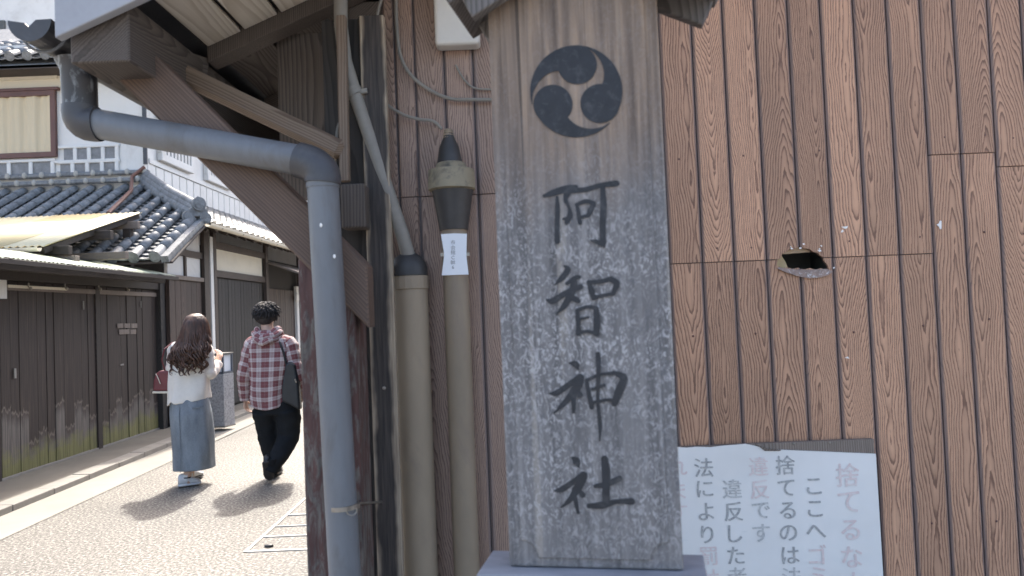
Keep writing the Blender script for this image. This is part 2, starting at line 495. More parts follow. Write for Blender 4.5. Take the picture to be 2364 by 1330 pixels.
def mat_sign():
    t = NT('weathered_sign_board')
    co = t.co()
    s = t.sep(co)
    grain = t.noise(t.mapping(co, (46, 46, 1.8)), 1.0, 4, 0.62, 0.4)
    wav = t.noise(t.mapping(co, (6, 6, 1.6)), 1.0, 2, 0.5)
    ring = t.math('FRACT', t.math('MULTIPLY', t.math('ADD', s[0], t.math('MULTIPLY', wav, 0.16)), 30))
    # silvered lower wood with pale lichen flecks, browner above where the little roof kept the rain off
    silver = t.ramp(grain, [(0.3, (0.095, 0.092, 0.094)), (0.7, (0.235, 0.226, 0.225))])
    brown = t.ramp(grain, [(0.28, (0.12, 0.09, 0.072)), (0.5, (0.24, 0.185, 0.145)), (0.75, (0.42, 0.31, 0.22))])
    crack = t.noise(t.mapping(co, (85, 85, 0.9)), 1.0, 2, 0.5)
    brown = t.mix(t.ramp(crack, [(0.29, 0.8), (0.34, 0.0)]), brown, (0.05, 0.04, 0.035))
    brown = t.mix(0.35, brown, t.ramp(ring, [(0, (1, .95, .9)), (0.7, (.55, .5, .48)), (1, (1, .95, .9))]), 'MULTIPLY')
    edge = t.noise(t.mapping(co, (9, 9, 3)), 1.0, 4, 0.6)
    f = t.math('ADD', s[2], t.math('MULTIPLY', t.math('SUBTRACT', edge, 0.5), 0.5))
    c = t.mix(t.ramp(f, [(0.70, 0.0), (0.98, 1.0)]), silver, brown)
    fl = t.noise(t.mapping(co, (1, 1, 0.6)), 78, 4, 0.66, 2.0)
    patch = t.noise(co, 6, 4, 0.65)
    streak = t.noise(t.mapping(co, (24, 24, 0.9)), 1.0, 3, 0.55, 0.3)
    c = t.mix(t.ramp(streak, [(0.63, 0.0), (0.70, 0.32)]), c, (0.40, 0.35, 0.29))
    split = t.noise(t.mapping(co, (70, 70, 0.7)), 1.0, 2, 0.5, 0.2)
    c = t.mix(t.ramp(split, [(0.26, 0.8), (0.31, 0.0)]), c, (0.045, 0.04, 0.038))
    zf = t.ramp(s[2], [(0.02, 0.35), (0.15, 0.9), (0.62, 1.0), (0.86, 0.12)])
    amt = t.math('MULTIPLY', t.ramp(fl, [(0.49, 0.0), (0.60, 1.0)]), t.math('MULTIPLY', zf, t.ramp(patch, [(0.34, 0.15), (0.58, 1.0)])))
    c = t.mix(t.math('MULTIPLY', amt, 0.85), c, (0.47, 0.46, 0.465))
    dk = t.noise(t.mapping(co, (1, 1, 0.6)), 60, 3, 0.6, 1.0, t.math('ADD', 5.0, 0.0))
    c = t.mix(t.math('MULTIPLY', t.ramp(dk, [(0.55, 0.0), (0.68, 0.6)]), zf), c, (0.12, 0.12, 0.13))
    t.bump(t.math('ADD', grain, t.math('MULTIPLY', fl, 0.5)), 0.5, 0.002)
    return t.done(c, 0.78)
M_sign = mat_sign()
def mat_sign_top():
    return mat_wood('grey_roof_board', (0.20, 0.185, 0.175), (0.10, 0.09, 0.085), density=80, rough=0.75, vary=0.1)
M_signroof = mat_sign_top()
M_plinth = mat_plain('grey_weathered_plinth', (0.23, 0.235, 0.26), 0.75, 0.25, 12, (0.4, 1, 1), dirt=(0.38, 0.38, 0.41), dirt_amt=0.5, bump=0.2)

def mat_notice(name, ink=None, wear=0.5):
    t = NT(name)
    co = t.co()
    if ink is None:
        a = t.noise(co, 2.5, 4, 0.6)
        c = t.ramp(a, [(0.3, (0.72, 0.71, 0.69)), (0.7, (0.83, 0.825, 0.81))])
        cr = t.noise(t.mapping(co, (9, 1, 90)), 1.0, 2, 0.6)
        sx = t.noise(co, 6, 2, 0.5)
        c = t.mix(t.math('MULTIPLY', t.ramp(cr, [(0.68, 0.0), (0.74, 0.5)]), t.ramp(sx, [(0.45, 0), (0.6, 1)])), c, (0.5, 0.5, 0.52))
        return t.done(c, 0.55)
    n = t.noise(t.mapping(t.co('Generated'), (1, 1, 1)), 5, 5, 0.7, 0.5, t.math('MULTIPLY', t.rand(), 33))
    c = t.mix(t.ramp(n, [(0.35, wear * 0.35), (0.62, wear)]), ink, (0.78, 0.775, 0.76))
    return t.done(c, 0.6)
M_notice = mat_notice('notice_white_paint')
M_nblack = mat_notice('notice_worn_black', (0.09, 0.10, 0.11), 0.62)
M_nblack2 = mat_notice('notice_very_worn_black', (0.14, 0.15, 0.16), 0.82)
M_nred = mat_notice('notice_faded_red', (0.66, 0.47, 0.46), 0.72)
M_batten = mat_wood('grey_brown_batten', (0.27, 0.22, 0.185), (0.15, 0.12, 0.10), density=120, rough=0.75, vary=0.1, streak=0.4)
M_foam = mat_plain('ochre_foam', (0.42, 0.33, 0.19), 0.85, 0.25, 25, bump=0.3)
M_lathwood = mat_plain('pale_lath', (0.45, 0.33, 0.22), 0.7, 0.15, 20)
M_void = mat_plain('hollow_inside', (0.10, 0.105, 0.10), 0.8, 0.2, 8)
M_asph = mat_plain('ground_earth', (0.27, 0.255, 0.235), 0.85, 0.2, 0.8, fine=40)

# ================================================================ GROUND
def sheet(name, x0, x1, y0, y1, z, mat, nx=1, ny=1):
    m = MB()
    vs, fs = [], []
    for j in range(ny + 1):
        for i in range(nx + 1):
            vs.append((x0 + (x1 - x0) * i / nx, y0 + (y1 - y0) * j / ny, z))
    for j in range(ny):
        for i in range(nx):
            a = j * (nx + 1) + i
            fs.append((a, a + 1, a + nx + 2, a + nx + 1))
    m.add(vs, fs)
    return tag(m.build(name, mat, org=(0, 0, z)), kind='structure')
sheet('ground', -300, 300, -300, 300, -0.012, M_asph)
sheet('road', -3.9, 2.8, -12, 120, -0.004, M_road)
# the pale drain strip, the kerb stones and the pavement lie along the left side, drifting slightly left with distance
def strip(name, xa0, xb0, xa1, xb1, y0, y1, z, mat, thick=0.0):
    m = MB()
    if thick: m.prism([(xa0, y0, z), (xb0, y0, z), (xb1, y1, z), (xa1, y1, z)], (0, 0, -thick))
    else: m.add([(xa0, y0, z), (xb0, y0, z), (xb1, y1, z), (xa1, y1, z)], [(0, 1, 2, 3)])
    return m
DR = -0.028     # sideways drift of the left edge per metre
def lx(x6, y): return x6 + DR * (y - 6.0)
ds = strip('s', lx(-4.3, -6), lx(-3.80, -6), lx(-4.3, 60), lx(-3.80, 60), -6, 60, 0.001, M_concrete)
drain_strip = tag(ds.build('drain_strip', M_concrete, org=(0, 0, 0)), kind='structure')
pv = strip('p', -9.0, lx(-4.42, -6), -9.0, lx(-4.42, 60), -6, 60, 0.052, M_pavement, 0.10)
pavement = tag(pv.build('pavement', M_pavement, org=(0, 0, 0)), kind='structure')
kerb = tag(strip('k', lx(-4.425, -6), lx(-4.27, -6), lx(-4.425, 60), lx(-4.27, 60), -6, 60, 0.048, M_stone, 0.09).build('kerb', M_stone, org=(0, 0, 0)), kind='structure')
y = 3.4
while y < 22:
    L = 0.595
    m = MB()
    j = rng.uniform(-0.004, 0.004)
    m.prism([(lx(-4.435, y), y, 0.062 + j), (lx(-4.255, y), y, 0.058 + j), (lx(-4.255, y + L), y + L, 0.058 + j), (lx(-4.435, y + L), y + L, 0.062 + j)], (0, 0, -0.12))
    m.build('kerb_stone', M_stone, kerb, bevel=0.008)
    y += 0.606
# narrow white joints let into the washed aggregate
for (a, b) in (((565, 1274), (692, 1163)), ):
    pass
for i, (x0, x1, y0, y1) in enumerate([(-1.835, -1.81, 5.03, 9.0), (-1.835, -0.6, 5.03, 5.06), (-1.81, -0.6, 5.36, 5.385), (-1.81, -0.6, 5.62, 5.635), (-1.81, -0.6, 5.93, 5.955)]):
    m = MB(); m.box(x0, x1, y0, y1, -0.02, 0.0015 + 0.0006 * i)
    tag(m.build('paving_joint', M_joint), kind='structure')
m = MB(); m.ball((-1.70, 5.14, 0.004), 0.032, 0.02, 0.012)
tag(m.build('pebble', M_tape, smooth=True), 'small dark flat pebble lying on the aggregate near the white joints', 'pebble')

# ================================================================ TIMBER BUILDING ON THE RIGHT (siding wall, eave, post, braces)
YW = 2.6
bld = root('timber_building', 'brown board-clad building with low timber eave, post and diagonal braces on the right', 'building', (0.9, YW + 2, 0))
# --- siding wall
wall = MB().box(-0.415, 3.6, YW + 0.012, YW + 0.017, 0, 3.1)
wall_back = wall  # the backing is cut for the hole below
def cut(me_builder, cutter, name):
    """boolean difference on a small mesh"""
    a = bpy.data.objects.new('tmp_a', me_builder.mesh('tmp_a', Vector((0, 0, 0))))
    b = bpy.data.objects.new('tmp_b', cutter.mesh('tmp_b', Vector((0, 0, 0))))
    COL.objects.link(a); COL.objects.link(b)
    md = a.modifiers.new('b', 'BOOLEAN'); md.operation = 'DIFFERENCE'; md.object = b; md.solver = 'EXACT'
    me = eval_mesh(a, name)
    bpy.data.objects.remove(a); bpy.data.objects.remove(b)
    return me
hole_px = [(1793, 613), (1796, 600), (1803, 594), (1805, 586), (1813, 583), (1822, 575), (1832, 576), (1841, 571), (1848, 569), (1855, 573), (1868, 575), (1878, 582), (1886, 583), (1893, 590), (1900, 594), (1903, 603), (1910, 611), (1913, 621), (1917, 629), (1904, 624), (1896, 619), (1884, 623), (1870, 619), (1858, 622), (1843, 618), (1830, 621), (1817, 617), (1806, 619)]
hole = MB(); hole.prism([P(x, y, YW) + Vector((0, -0.1, 0)) for x, y in hole_px], (0, 0.3, 0))
me = cut(wall, hole, 'siding_wall')
org = Vector((0.9, YW + 0.05, 0))
for v in me.vertices: v.co -= org
siding = place(me, 'siding_wall', M_groove, bld, org)

def shift_mesh(me, org):
    for v in me.vertices: v.co -= org
def plank(x0, x1, z0, z1, mat, holey=False, proud=0.0):
    """one clapboard with eased long edges"""
    y0, y1 = YW - proud, YW + 0.0105
    g, c = 0.0022, 0.006
    m = MB()
    xs = [(x0 + g, y1), (x0 + g, y0 + 0.006), (x0 + g + c, y0), (x1 - g - c, y0), (x1 - g, y0 + 0.006), (x1 - g, y1)]
    m.prism([(x, yy, z0) for x, yy in xs], (0, 0, z1 - z0))
    org = Vector(((x0 + x1) / 2, YW, z0))
    if holey:
        me = cut(m, hole, 'plank')
        shift_mesh(me, org)
    else:
        me = m.mesh('plank', org)
    return place(me, 'plank', mat, siding, org)
ZT = 3.1
hx0, hx1 = P(1793, 600, YW).x, P(1917, 600, YW).x
# right field: grooves measured along one course
gx = [P(x, 450, YW).x for x in (1539, 1615, 1688, 1763, 1840, 1916, 1993, 2070, 2149, 2225, 2306)]
sp = (gx[-1] - gx[0]) / 10
xs_all = [gx[0] - sp * k for k in (4, 3, 2, 1)] + gx + [gx[-1] + sp * k for k in (1, 2, 3, 4, 5, 6)]
zj = P(1860, 597, YW).z
zj2 = P(2225, 355, YW).z
zj3 = P(2340, 384, YW).z
for k in range(len(xs_all) - 1):
    x0, x1 = xs_all[k], xs_all[k + 1]
    xm = (x0 + x1) / 2
    hol = x1 > hx0 and x0 < hx1
    if xm < gx[8]: j = zj + 0.0
    elif xm < gx[10]: j = zj2
    else: j = zj3
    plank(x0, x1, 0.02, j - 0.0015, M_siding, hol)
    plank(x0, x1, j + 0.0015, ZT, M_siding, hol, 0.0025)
# left field beside the pipes, a narrower and greyer batch
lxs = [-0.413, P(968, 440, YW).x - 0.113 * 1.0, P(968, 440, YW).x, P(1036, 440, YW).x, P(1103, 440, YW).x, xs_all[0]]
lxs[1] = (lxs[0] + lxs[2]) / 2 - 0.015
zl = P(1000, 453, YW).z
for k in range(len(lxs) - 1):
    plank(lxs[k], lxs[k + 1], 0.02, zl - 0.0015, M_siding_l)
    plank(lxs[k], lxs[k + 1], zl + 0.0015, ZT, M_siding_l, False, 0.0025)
# nails
for (x, y) in [(1567, 368), (1716, 360), (1883, 357), (1891, 348), (2180, 317), (2273, 312), (2338, 319), (1960, 557), (2123, 547), (2272, 536), (1734, 572), (1655, 573), (2131, 752), (1971, 767), (1744, 770), (1600, 776), (2283, 737), (2151, 1208), (2300, 1203), (2364, 540)]:
    c = P(x, y, YW)
    m = MB(); m.ball((c.x, YW - 0.001, c.z), 0.0042, 0.003, 0.0042, 8, 5)
    m.build('nail', M_redbrown, siding, smooth=True)
# the knocked-in hole: lining, lath, foam and chips
m = MB()
a, b = P(1780, 640, YW), P(1925, 560, YW)
m.box(a.x, b.x, YW + 0.2, YW + 0.21, a.z, b.z); m.box(a.x, a.x + .005, YW + .018, YW + .2, a.z, b.z); m.box(b.x - .005, b.x, YW + .018, YW + .2, a.z, b.z)
m.box(a.x + .006, b.x - .006, YW + .018, YW + .199, a.z, a.z + .004); m.box(a.x + .006, b.x - .006, YW + .018, YW + .199, b.z - .004, b.z)
m.build('hole_lining', M_void, siding)
m = MB(); m.prism([P(x, y, YW) + Vector((0, 0.018, 0)) for x, y in [(1800, 560), (1900, 560), (1900, 579), (1872, 581), (1812, 586)]], (0, 0.03, 0))
m.build('lath', M_lathwood, siding)
m = MB(); m.prism([P(x, y, YW) + Vector((0, 0.02, 0)) for x, y in [(1785, 583), (1808, 588), (1818, 603), (1825, 622), (1785, 622)]], (0, 0.03, 0))
m.build('foam_scrap', M_foam, siding)
def chip(cx, cy, pts, name='paint_chip', mat=None, dy=-0.0045):
    m = MB(); m.prism([P(cx + x, cy + y, YW) + Vector((0, dy, 0)) for x, y in pts], (0, 0.002, 0))
    m.build(name, mat or M_white, siding)
chip(2167, 520, [(-6, -1), (-1, -4), (1, -10), (5, -10), (5, 8), (2, 10), (-1, 4)])
chip(1948, 526, [(-7, -2), (3, -3), (8, -4), (7, 1), (2, 3), (-3, 0)]); chip(1943, 534, [(-3, 3), (0, -4), (4, 0), (0, 3)])
chip(1954, 826, [(-5, 0), (2, -3), (6, 2)])
for i in range(13):
    ang = rng.choice((rng.uniform(-2.3, -.7), rng.uniform(.2, 2.0)))
    cx, cy = 1862 + 62 * math.cos(ang) * rng.uniform(.7, 1.1), 603 + 30 * math.sin(ang) * rng.uniform(.9, 1.6)
    s = rng.uniform(1.0, 5.0) ** 1.0
    chip(cx, cy, [(s * math.cos(t + rng.random()) * rng.uniform(.6, 1.5), s * math.sin(t + rng.random()) * rng.uniform(.5, 1)) for t in (0, 1.5, 3, 4.5)])
# bent torn lip along the bottom of the hole
M_lip = mat_plain('torn_lip', (0.27, 0.19, 0.155), 0.5, 0.35, 55, dirt=(0.75, 0.75, 0.74), dirt_amt=1.0)
m = MB()
lip = [(1796, 617, 0), (1815, 620, 0), (1840, 622, 0), (1865, 623, 0), (1890, 622, 0), (1908, 621, 0), (1919, 627, 0)]
lo = [(1794, 621), (1815, 630), (1840, 638), (1865, 643), (1890, 641), (1908, 636), (1921, 628)]
top = [P(x, y, YW) + Vector((0, -0.004 - .002 * (i_ % 2), 0)) for i_, (x, y, _) in enumerate(lip)]
bot = [P(x, y, YW) + Vector((0, -0.010, 0)) for x, y in lo]
n = len(top)
m.add(top + bot + [p + Vector((0, 0.002, -0.001)) for p in top] + [p + Vector((0, 0.003, 0)) for p in bot],
      [(i, n + i, n + i + 1, i + 1) for i in range(n - 1)] + [(2 * n + i, 2 * n + i + 1, 3 * n + i + 1, 3 * n + i) for i in range(n - 1)])
m.build('torn_lip', M_lip, siding, smooth='all')

# --- street-side body of the building (dark, in its own shade)
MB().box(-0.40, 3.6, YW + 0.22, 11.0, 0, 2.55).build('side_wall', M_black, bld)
# --- roof: eave over the street, gable verge towards us
SL = 0.426
def zs(x): return 2.43 + SL * (x + 1.0)        # underside of the boards
m = MB()
XE, XR, YB, YE = -1.20, 2.4, 2.02, 11.2
m.prism([(XE, YB, zs(XE) + 0.028), (XR, YB, zs(XR) + 0.028), (XR, YB, zs(XR) + 0.11), (XE, YB, zs(XE) + 0.11)], (0, YE - YB, 0))
m.prism([(XR, YB, zs(XR) + 0.028), (6.0, YB, zs(XR) - SL * 3.6 + 0.028), (6.0, YB, zs(XR) - SL * 3.6 + 0.11), (XR, YB, zs(XR) + 0.11)], (0, YE - YB, 0))
m.build('roof', M_pvc_dk, bld)
def slope_piece(name, xa, xb, y0, y1, dz0, dz1, mat, bevel=0.003):
    m = MB()
    m.prism([(xa, y0, zs(xa) + dz0), (xb, y0, zs(xb) + dz0), (xb, y0, zs(xb) + dz1), (xa, y0, zs(xa) + dz1)], (0, y1 - y0, 0))
    return m
# pale boards of the front overhang, laid along the eave; one mesh each, grain along Y
M_soffit_y = M_soffit
x = -1.0
k = 0
while x < 1.2:
    w = 0.125
    beam('soffit_board', (x + w / 2, YB + 0.03, zs(x + w / 2) + 0.012), (x + w / 2, 2.52, zs(x + w / 2) + 0.012), w - 0.004, 0.024, M_soffit, bld, 0.002, up=(-SL, 0, 1))
    x += w
x = -1.0
while x < -0.1:
    w = 0.18
    beam('soffit_board', (x + w / 2, 2.62, zs(x + w / 2) + 0.012), (x + w / 2, YE - 0.05, zs(x + w / 2) + 0.012), w - 0.006, 0.024, M_dark, bld, 0.002, up=(-SL, 0, 1))
    x += w
# verge board facing us
m = slope_piece('b', -1.185, 2.4, YB - 0.035, YB - 0.002, -0.075, 0.13, M_grey_fascia)
m.build('barge_board', M_grey_fascia, bld, bevel=0.004)
# gable rafter where the pale boards end, then common rafters deeper under the eave
slope_piece('r', -0.995, 0.6, 2.525, 2.61, -0.05, 0.024, M_dark).build('rafter', M_dark, bld, bevel=0.004)
for yy in (3.15, 3.72, 4.3, 4.9, 5.5, 6.1, 6.8, 7.5):
    beam('rafter', (-0.99, yy, zs(-0.99) - 0.03), (-0.35, yy, zs(-0.35) - 0.03), 0.06, 0.055, M_dark, bld)
# eave purlin running down the street
beam('eave_purlin', (-1.09, YB + 0.01, zs(-1.09) - 0.085), (-1.09, YE - 0.1, zs(-1.09) - 0.085), 0.16, 0.17, M_dark, bld)
beam('wall_plate', (-0.47, 2.62, 2.53), (-0.47, YE - 0.1, 2.53), 0.13, 0.16, M_dark, bld)
# upper dark boarding between post and wall
MB().box(-0.80, -0.425, 2.66, 2.70, 1.93, 2.52).build('gable_board', M_dark, bld)
# corner post, peeling red paint
pa, pb = P(690, 700, 2.2), P(826, 900, 2.2)
MB().box(pa.x, pb.x, 2.2, 2.36, 0, P(690, 596, 2.2).z).build('post', M_post, bld, bevel=0.006)
# dark board behind the pipe
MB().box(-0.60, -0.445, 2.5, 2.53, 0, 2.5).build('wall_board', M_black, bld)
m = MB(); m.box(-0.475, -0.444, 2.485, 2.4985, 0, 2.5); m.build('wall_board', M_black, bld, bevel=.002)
# thin upright strip under the eave
a = P(787, 215, 2.42); b = P(797, 420, 2.42)
beam('upright_lath', (b.x, 2.42, b.z), (a.x + .01, 2.42, a.z + 0.25), 0.03, 0.03, M_pole, bld, .003)
# block behind elbow and diagonal
a, b = P(785, 425, 2.40), P(845, 525, 2.40)
MB().box(a.x, b.x, 2.40, 2.48, b.z, a.z).build('corbel', M_dark, bld, bevel=.006)
# main diagonal brace
def mid(p, q, t): return p + (q - p) * t
b0, b1 = P(300, 140, 2.18), P(900, 735, 2.18)
bm_ = MB()
dirb = (b1 - b0).normalized(); nb = Vector((dirb.z, 0, -dirb.x)) * 0.063
xr_ = P(850, 690, 2.18).x
def atx(p, x): return p + dirb * ((x - p.x) / dirb.x)
M_brace_d = M_brace
L_ = (b1 - b0).length
tU, tD = (xr_ - (b0 + nb).x) / dirb.x, (xr_ - (b0 - nb).x) / dirb.x
# outline in the brace's own frame: z along its length, x across, cut plumb at the lower end
bm_.prism([(0.063, 0, 0), (-0.063, 0, 0), (-0.063, 0, tD), (0.063, 0, tU)], (0, 0.095, 0))
mb_ = bm_.mesh('brace', Vector((0, 0, 0)))
place(mb_, 'brace', M_brace, bld, b0, False, .005, 1, Matrix((nb.normalized(), Vector((0, 1, 0)) if nb.normalized().cross(Vector((0, 1, 0))).dot(dirb) > 0 else Vector((0, -1, 0)), dirb)).transposed().to_quaternion())
# second, lighter pole-like brace above it
b0, b1 = P(330, 128, 2.42), P(792, 350, 2.42)
beam('brace', b0, b1, 0.062, 0.062, M_pole, bld, .014, up=(0, 1, 0))
# beam end and bracket at the eave corner
beam('bracket', P(250, 120, 2.35), P(470, 190, 2.56), 0.07, 0.15, M_dark, bld)
# charred plank at the corner
m = MB()
pl = [P(x, y, 2.49) for x, y in ((843, 330), (868, 1000), (884, 1330))]
pr = [P(x, y, 2.49) for x, y in ((893, 330), (917, 1000), (928, 1330))]
wpl = 0.083
xc = (pl[1].x + pr[1].x) / 2
m.box(xc - wpl / 2, xc + wpl / 2, 2.47, 2.50, 0, 2.5)
m.build('corner_plank', mat_charred(wpl), bld, bevel=.004)
c = P(887, 896, 2.47)
m = MB(); m.ball((c.x, 2.469, c.z), .006, .004, .006, 8, 5); m.build('nail', M_metal, bld, smooth=True)

# ================================================================ SHRINE SIGN (own frame: x along the board, y away from us, z up)
YAW = R(11)
SC = Vector((P(1350, 700, 1.55).x, 1.55, 0))
tdir = Vector((math.cos(YAW), -math.sin(YAW), 0)); ndir = Vector((math.sin(YAW), math.cos(YAW), 0))
def SP(px, py):
    """spot of the board's face, in the sign's own x, z"""
    d = ray(px, py); o = Vector((0, 0, CAM_H))
    k = (SC - o).dot(ndir) / d.dot(ndir)
    p = o + d * k
    return ((p - SC).dot(tdir), p.z)
sign = root('shrine_sign', 'tall grey weathered wooden sign with round comma emblem and four brushed black characters', 'sign', SC, rz=-YAW)
L0, R0 = SP(1168, 1290)[0], SP(1568, 1290)[0]
L1, R1 = SP(1133, 20)[0], SP(1526, 20)[0]
XL, XRr = (L0 + L1) / 2, (R0 + R1) / 2
ZB = SP(1366, 1312)[1]
ZTOP = SP(1330, 0)[1] + 0.16
m = MB(); m.box(XL, XRr, 0.0, 0.055, ZB, ZTOP)
board = m.build('board', M_sign, sign, bevel=0.004, org=(XL, 0, ZB))
# raised field inside a scribed border, with scooped lower corners
bx, rr = 0.026, 0.036
zb0 = SP(1370, 1290)[1]
out = [(XL + bx, ZTOP - 0.05), (XL + bx, zb0 + rr)]
out += [(XL + bx + rr * math.sin(t), zb0 + rr * math.cos(t)) for t in [math.pi / 2 * k / 6 for k in range(1, 6)]]
cl = [(XL + bx, zb0 + rr)] + [(XL + bx + rr * math.cos(math.pi / 2 * k / 6), zb0 + rr * math.sin(math.pi / 2 * k / 6)) for k in range(6, -1, -1)]
cr_ = [(XRr - bx - rr * math.cos(math.pi / 2 * k / 6), zb0 + rr * math.sin(math.pi / 2 * k / 6)) for k in range(0, 7)]
poly = [(XL + bx, ZTOP - 0.05)] + cl[1:] + cr_ + [(XRr - bx, ZTOP - 0.05)]
m = MB(); m.prism([(x, -0.0045, z) for x, z in poly], (0, 0.005, 0))
field = m.build('field', M_sign, sign, bevel=0.0025, org=(XL, 0, ZB))
# brushed strokes
def stroke(m, pts, depth, org, sc):
    """variable-width brush stroke as a thin slab standing proud of the board"""
    P2 = [Vector((org[0] + x * sc, org[1] + y * sc)) for x, y, _ in pts]
    Wd = [w * sc for _, _, w in pts]
    # resample with Catmull-Rom
    sm, sw = [], []
    n = len(P2)
    for i in range(n - 1):
        p0, p1, p2, p3 = P2[max(i - 1, 0)], P2[i], P2[i + 1], P2[min(i + 2, n - 1)]
        for k in range(6):
            t = k / 6
            sm.append(0.5 * ((2 * p1) + (-p0 + p2) * t + (2 * p0 - 5 * p1 + 4 * p2 - p3) * t * t + (-p0 + 3 * p1 - 3 * p2 + p3) * t ** 3))
            sw.append(Wd[i] + (Wd[i + 1] - Wd[i]) * (t * t * (3 - 2 * t)))
    sm.append(P2[-1]); sw.append(Wd[-1])
    left, right = [], []
    for i, p in enumerate(sm):
        d = (sm[min(i + 1, len(sm) - 1)] - sm[max(i - 1, 0)]).normalized()
        nn = Vector((-d.y, d.x))
        left.append(p + nn * sw[i]); right.append(p - nn * sw[i])
    d0 = (sm[1] - sm[0]).normalized(); d1 = (sm[-1] - sm[-2]).normalized()
    def capp(c, d, w):
        nn = Vector((-d.y, d.x))
        return [c + nn * w * math.cos(a) + d * w * math.sin(a) * 0.8 for a in (math.pi * .25, math.pi * .5, math.pi * .75)]
    endc = capp(sm[-1], d1, sw[-1])
    stc = capp(sm[0], -d0, sw[0])
    y0 = -0.0062 - depth
    def W3(p):
        x, z = SP(p.x, p.y)
        return (x, y0, z)
    # quads along the stroke keep odd outlines clean
    top = [W3(p) for p in left]; bot = [W3(p) for p in right]
    k = len(top)
    vs = top + bot
    fs = [(i, i + 1, k + i + 1, k + i) for i in range(k - 1)]
    e = [W3(p) for p in endc]; s = [W3(p) for p in stc]
    vs += e + s
    fs += [(k - 1, 2 * k, 2 * k + 1, 2 * k + 2, 2 * k - 1), (k, 2 * k + 3, 2 * k + 4, 2 * k + 5, 0)]
    back = [(x, -0.0040, z) for x, _, z in vs]
    nb = len(vs)
    loop = list(range(k)) + [2 * k, 2 * k + 1, 2 * k + 2] + list(range(2 * k - 1, k - 1, -1)) + [2 * k + 3, 2 * k + 4, 2 * k + 5]
    side = [(loop[i], loop[(i + 1) % len(loop)], nb + loop[(i + 1) % len(loop)], nb + loop[i]) for i in range(len(loop))]
    m.add(vs + back, fs + side)
CH = {
 'A': ((1110, 380), 0.3158, [
  [(465, 232, 12), (540, 207, 24), (620, 182, 26), (700, 166, 16)], [(620, 195, 22), (760, 187, 18), (880, 155, 18), (985, 142, 22), (1003, 142, 16)],
  [(560, 240, 10), (563, 340, 18), (560, 480, 17), (562, 568, 20)], [(640, 190, 30), (622, 262, 15), (648, 320, 10), (652, 380, 20), (626, 432, 14)], [(605, 400, 9), (640, 395, 15)],
  [(702, 292, 10), (714, 350, 14), (727, 430, 16)], [(700, 297, 12), (770, 272, 16), (828, 287, 16)], [(826, 292, 16), (802, 340, 20), (790, 372, 15)], [(722, 390, 11), (795, 372, 12)],
  [(893, 170, 18), (898, 300, 23), (892, 450, 22), (895, 560, 22), (905, 608, 6)], [(895, 585, 22), (850, 567, 16), (802, 555, 4)]]),
 'C': ((1110, 380), 0.3158, [
  [(612, 742, 8), (638, 768, 22), (600, 825, 22), (545, 880, 5)], [(630, 872, 13), (690, 832, 18), (724, 822, 14)], [(487, 990, 10), (530, 997, 22), (620, 942, 21), (735, 892, 19)],
  [(690, 830, 17), (672, 920, 27), (620, 1022, 23), (556, 1094, 4)], [(652, 962, 18), (700, 990, 21), (720, 1000, 14)],
  [(787, 852, 10), (810, 920, 22), (826, 983, 14)], [(787, 862, 14), (880, 856, 17), (958, 832, 17)], [(948, 836, 20), (993, 870, 24), (966, 948, 14)], [(822, 974, 15), (900, 957, 13), (968, 945, 12)],
  [(706, 1062, 12), (713, 1150, 16), (716, 1238, 19)], [(706, 1066, 14), (780, 1040, 12), (848, 1050, 16)], [(845, 1052, 20), (852, 1150, 25), (846, 1238, 23)], [(722, 1130, 9), (790, 1116, 8)], [(722, 1230, 14), (780, 1219, 12), (850, 1235, 13)]]),
 'J': ((1110, 780), 0.4134, [
  [(497, 140, 6), (530, 146, 19), (546, 174, 6)], [(387, 310, 6), (430, 304, 17), (500, 255, 16), (556, 212, 14)], [(560, 216, 19), (540, 270, 25), (480, 350, 17), (411, 419, 4)],
  [(515, 290, 15), (520, 350, 13), (520, 414, 9)], [(532, 292, 13), (558, 322, 15)],
  [(592, 236, 10), (605, 310, 12), (621, 388, 13)], [(592, 237, 11), (660, 206, 8), (740, 196, 10)], [(740, 192, 10), (798, 222, 21), (776, 290, 24), (746, 368, 17)], [(622, 286, 8), (690, 263, 10)], [(612, 365, 10), (690, 347, 8), (758, 346, 10)],
  [(655, 87, 13), (658, 200, 11), (655, 350, 9), (667, 480, 11), (665, 573, 3)]]),
 'S': ((1110, 780), 0.4134, [
  [(512, 667, 8), (535, 686, 22), (549, 718, 6)], [(417, 850, 6), (460, 840, 17), (530, 791, 15), (578, 758, 17)], [(580, 766, 20), (546, 830, 24), (500, 900, 15), (451, 944, 4)],
  [(520, 840, 11), (530, 900, 12), (545, 973, 8)], [(547, 846, 11), (574, 878, 14)],
  [(637, 825, 10), (700, 815, 17), (778, 782, 16)], [(690, 668, 17), (699, 740, 23), (700, 830, 21), (700, 905, 21)], [(602, 935, 12), (680, 931, 19), (760, 911, 12), (848, 910, 18)]]),
}
for key in CH:
    o, sc, sts = CH[key]
    m = MB()
    for i, st in enumerate(sts): stroke(m, st, 0.00012 * i, o, sc)
    m.build('character', M_ink, sign)
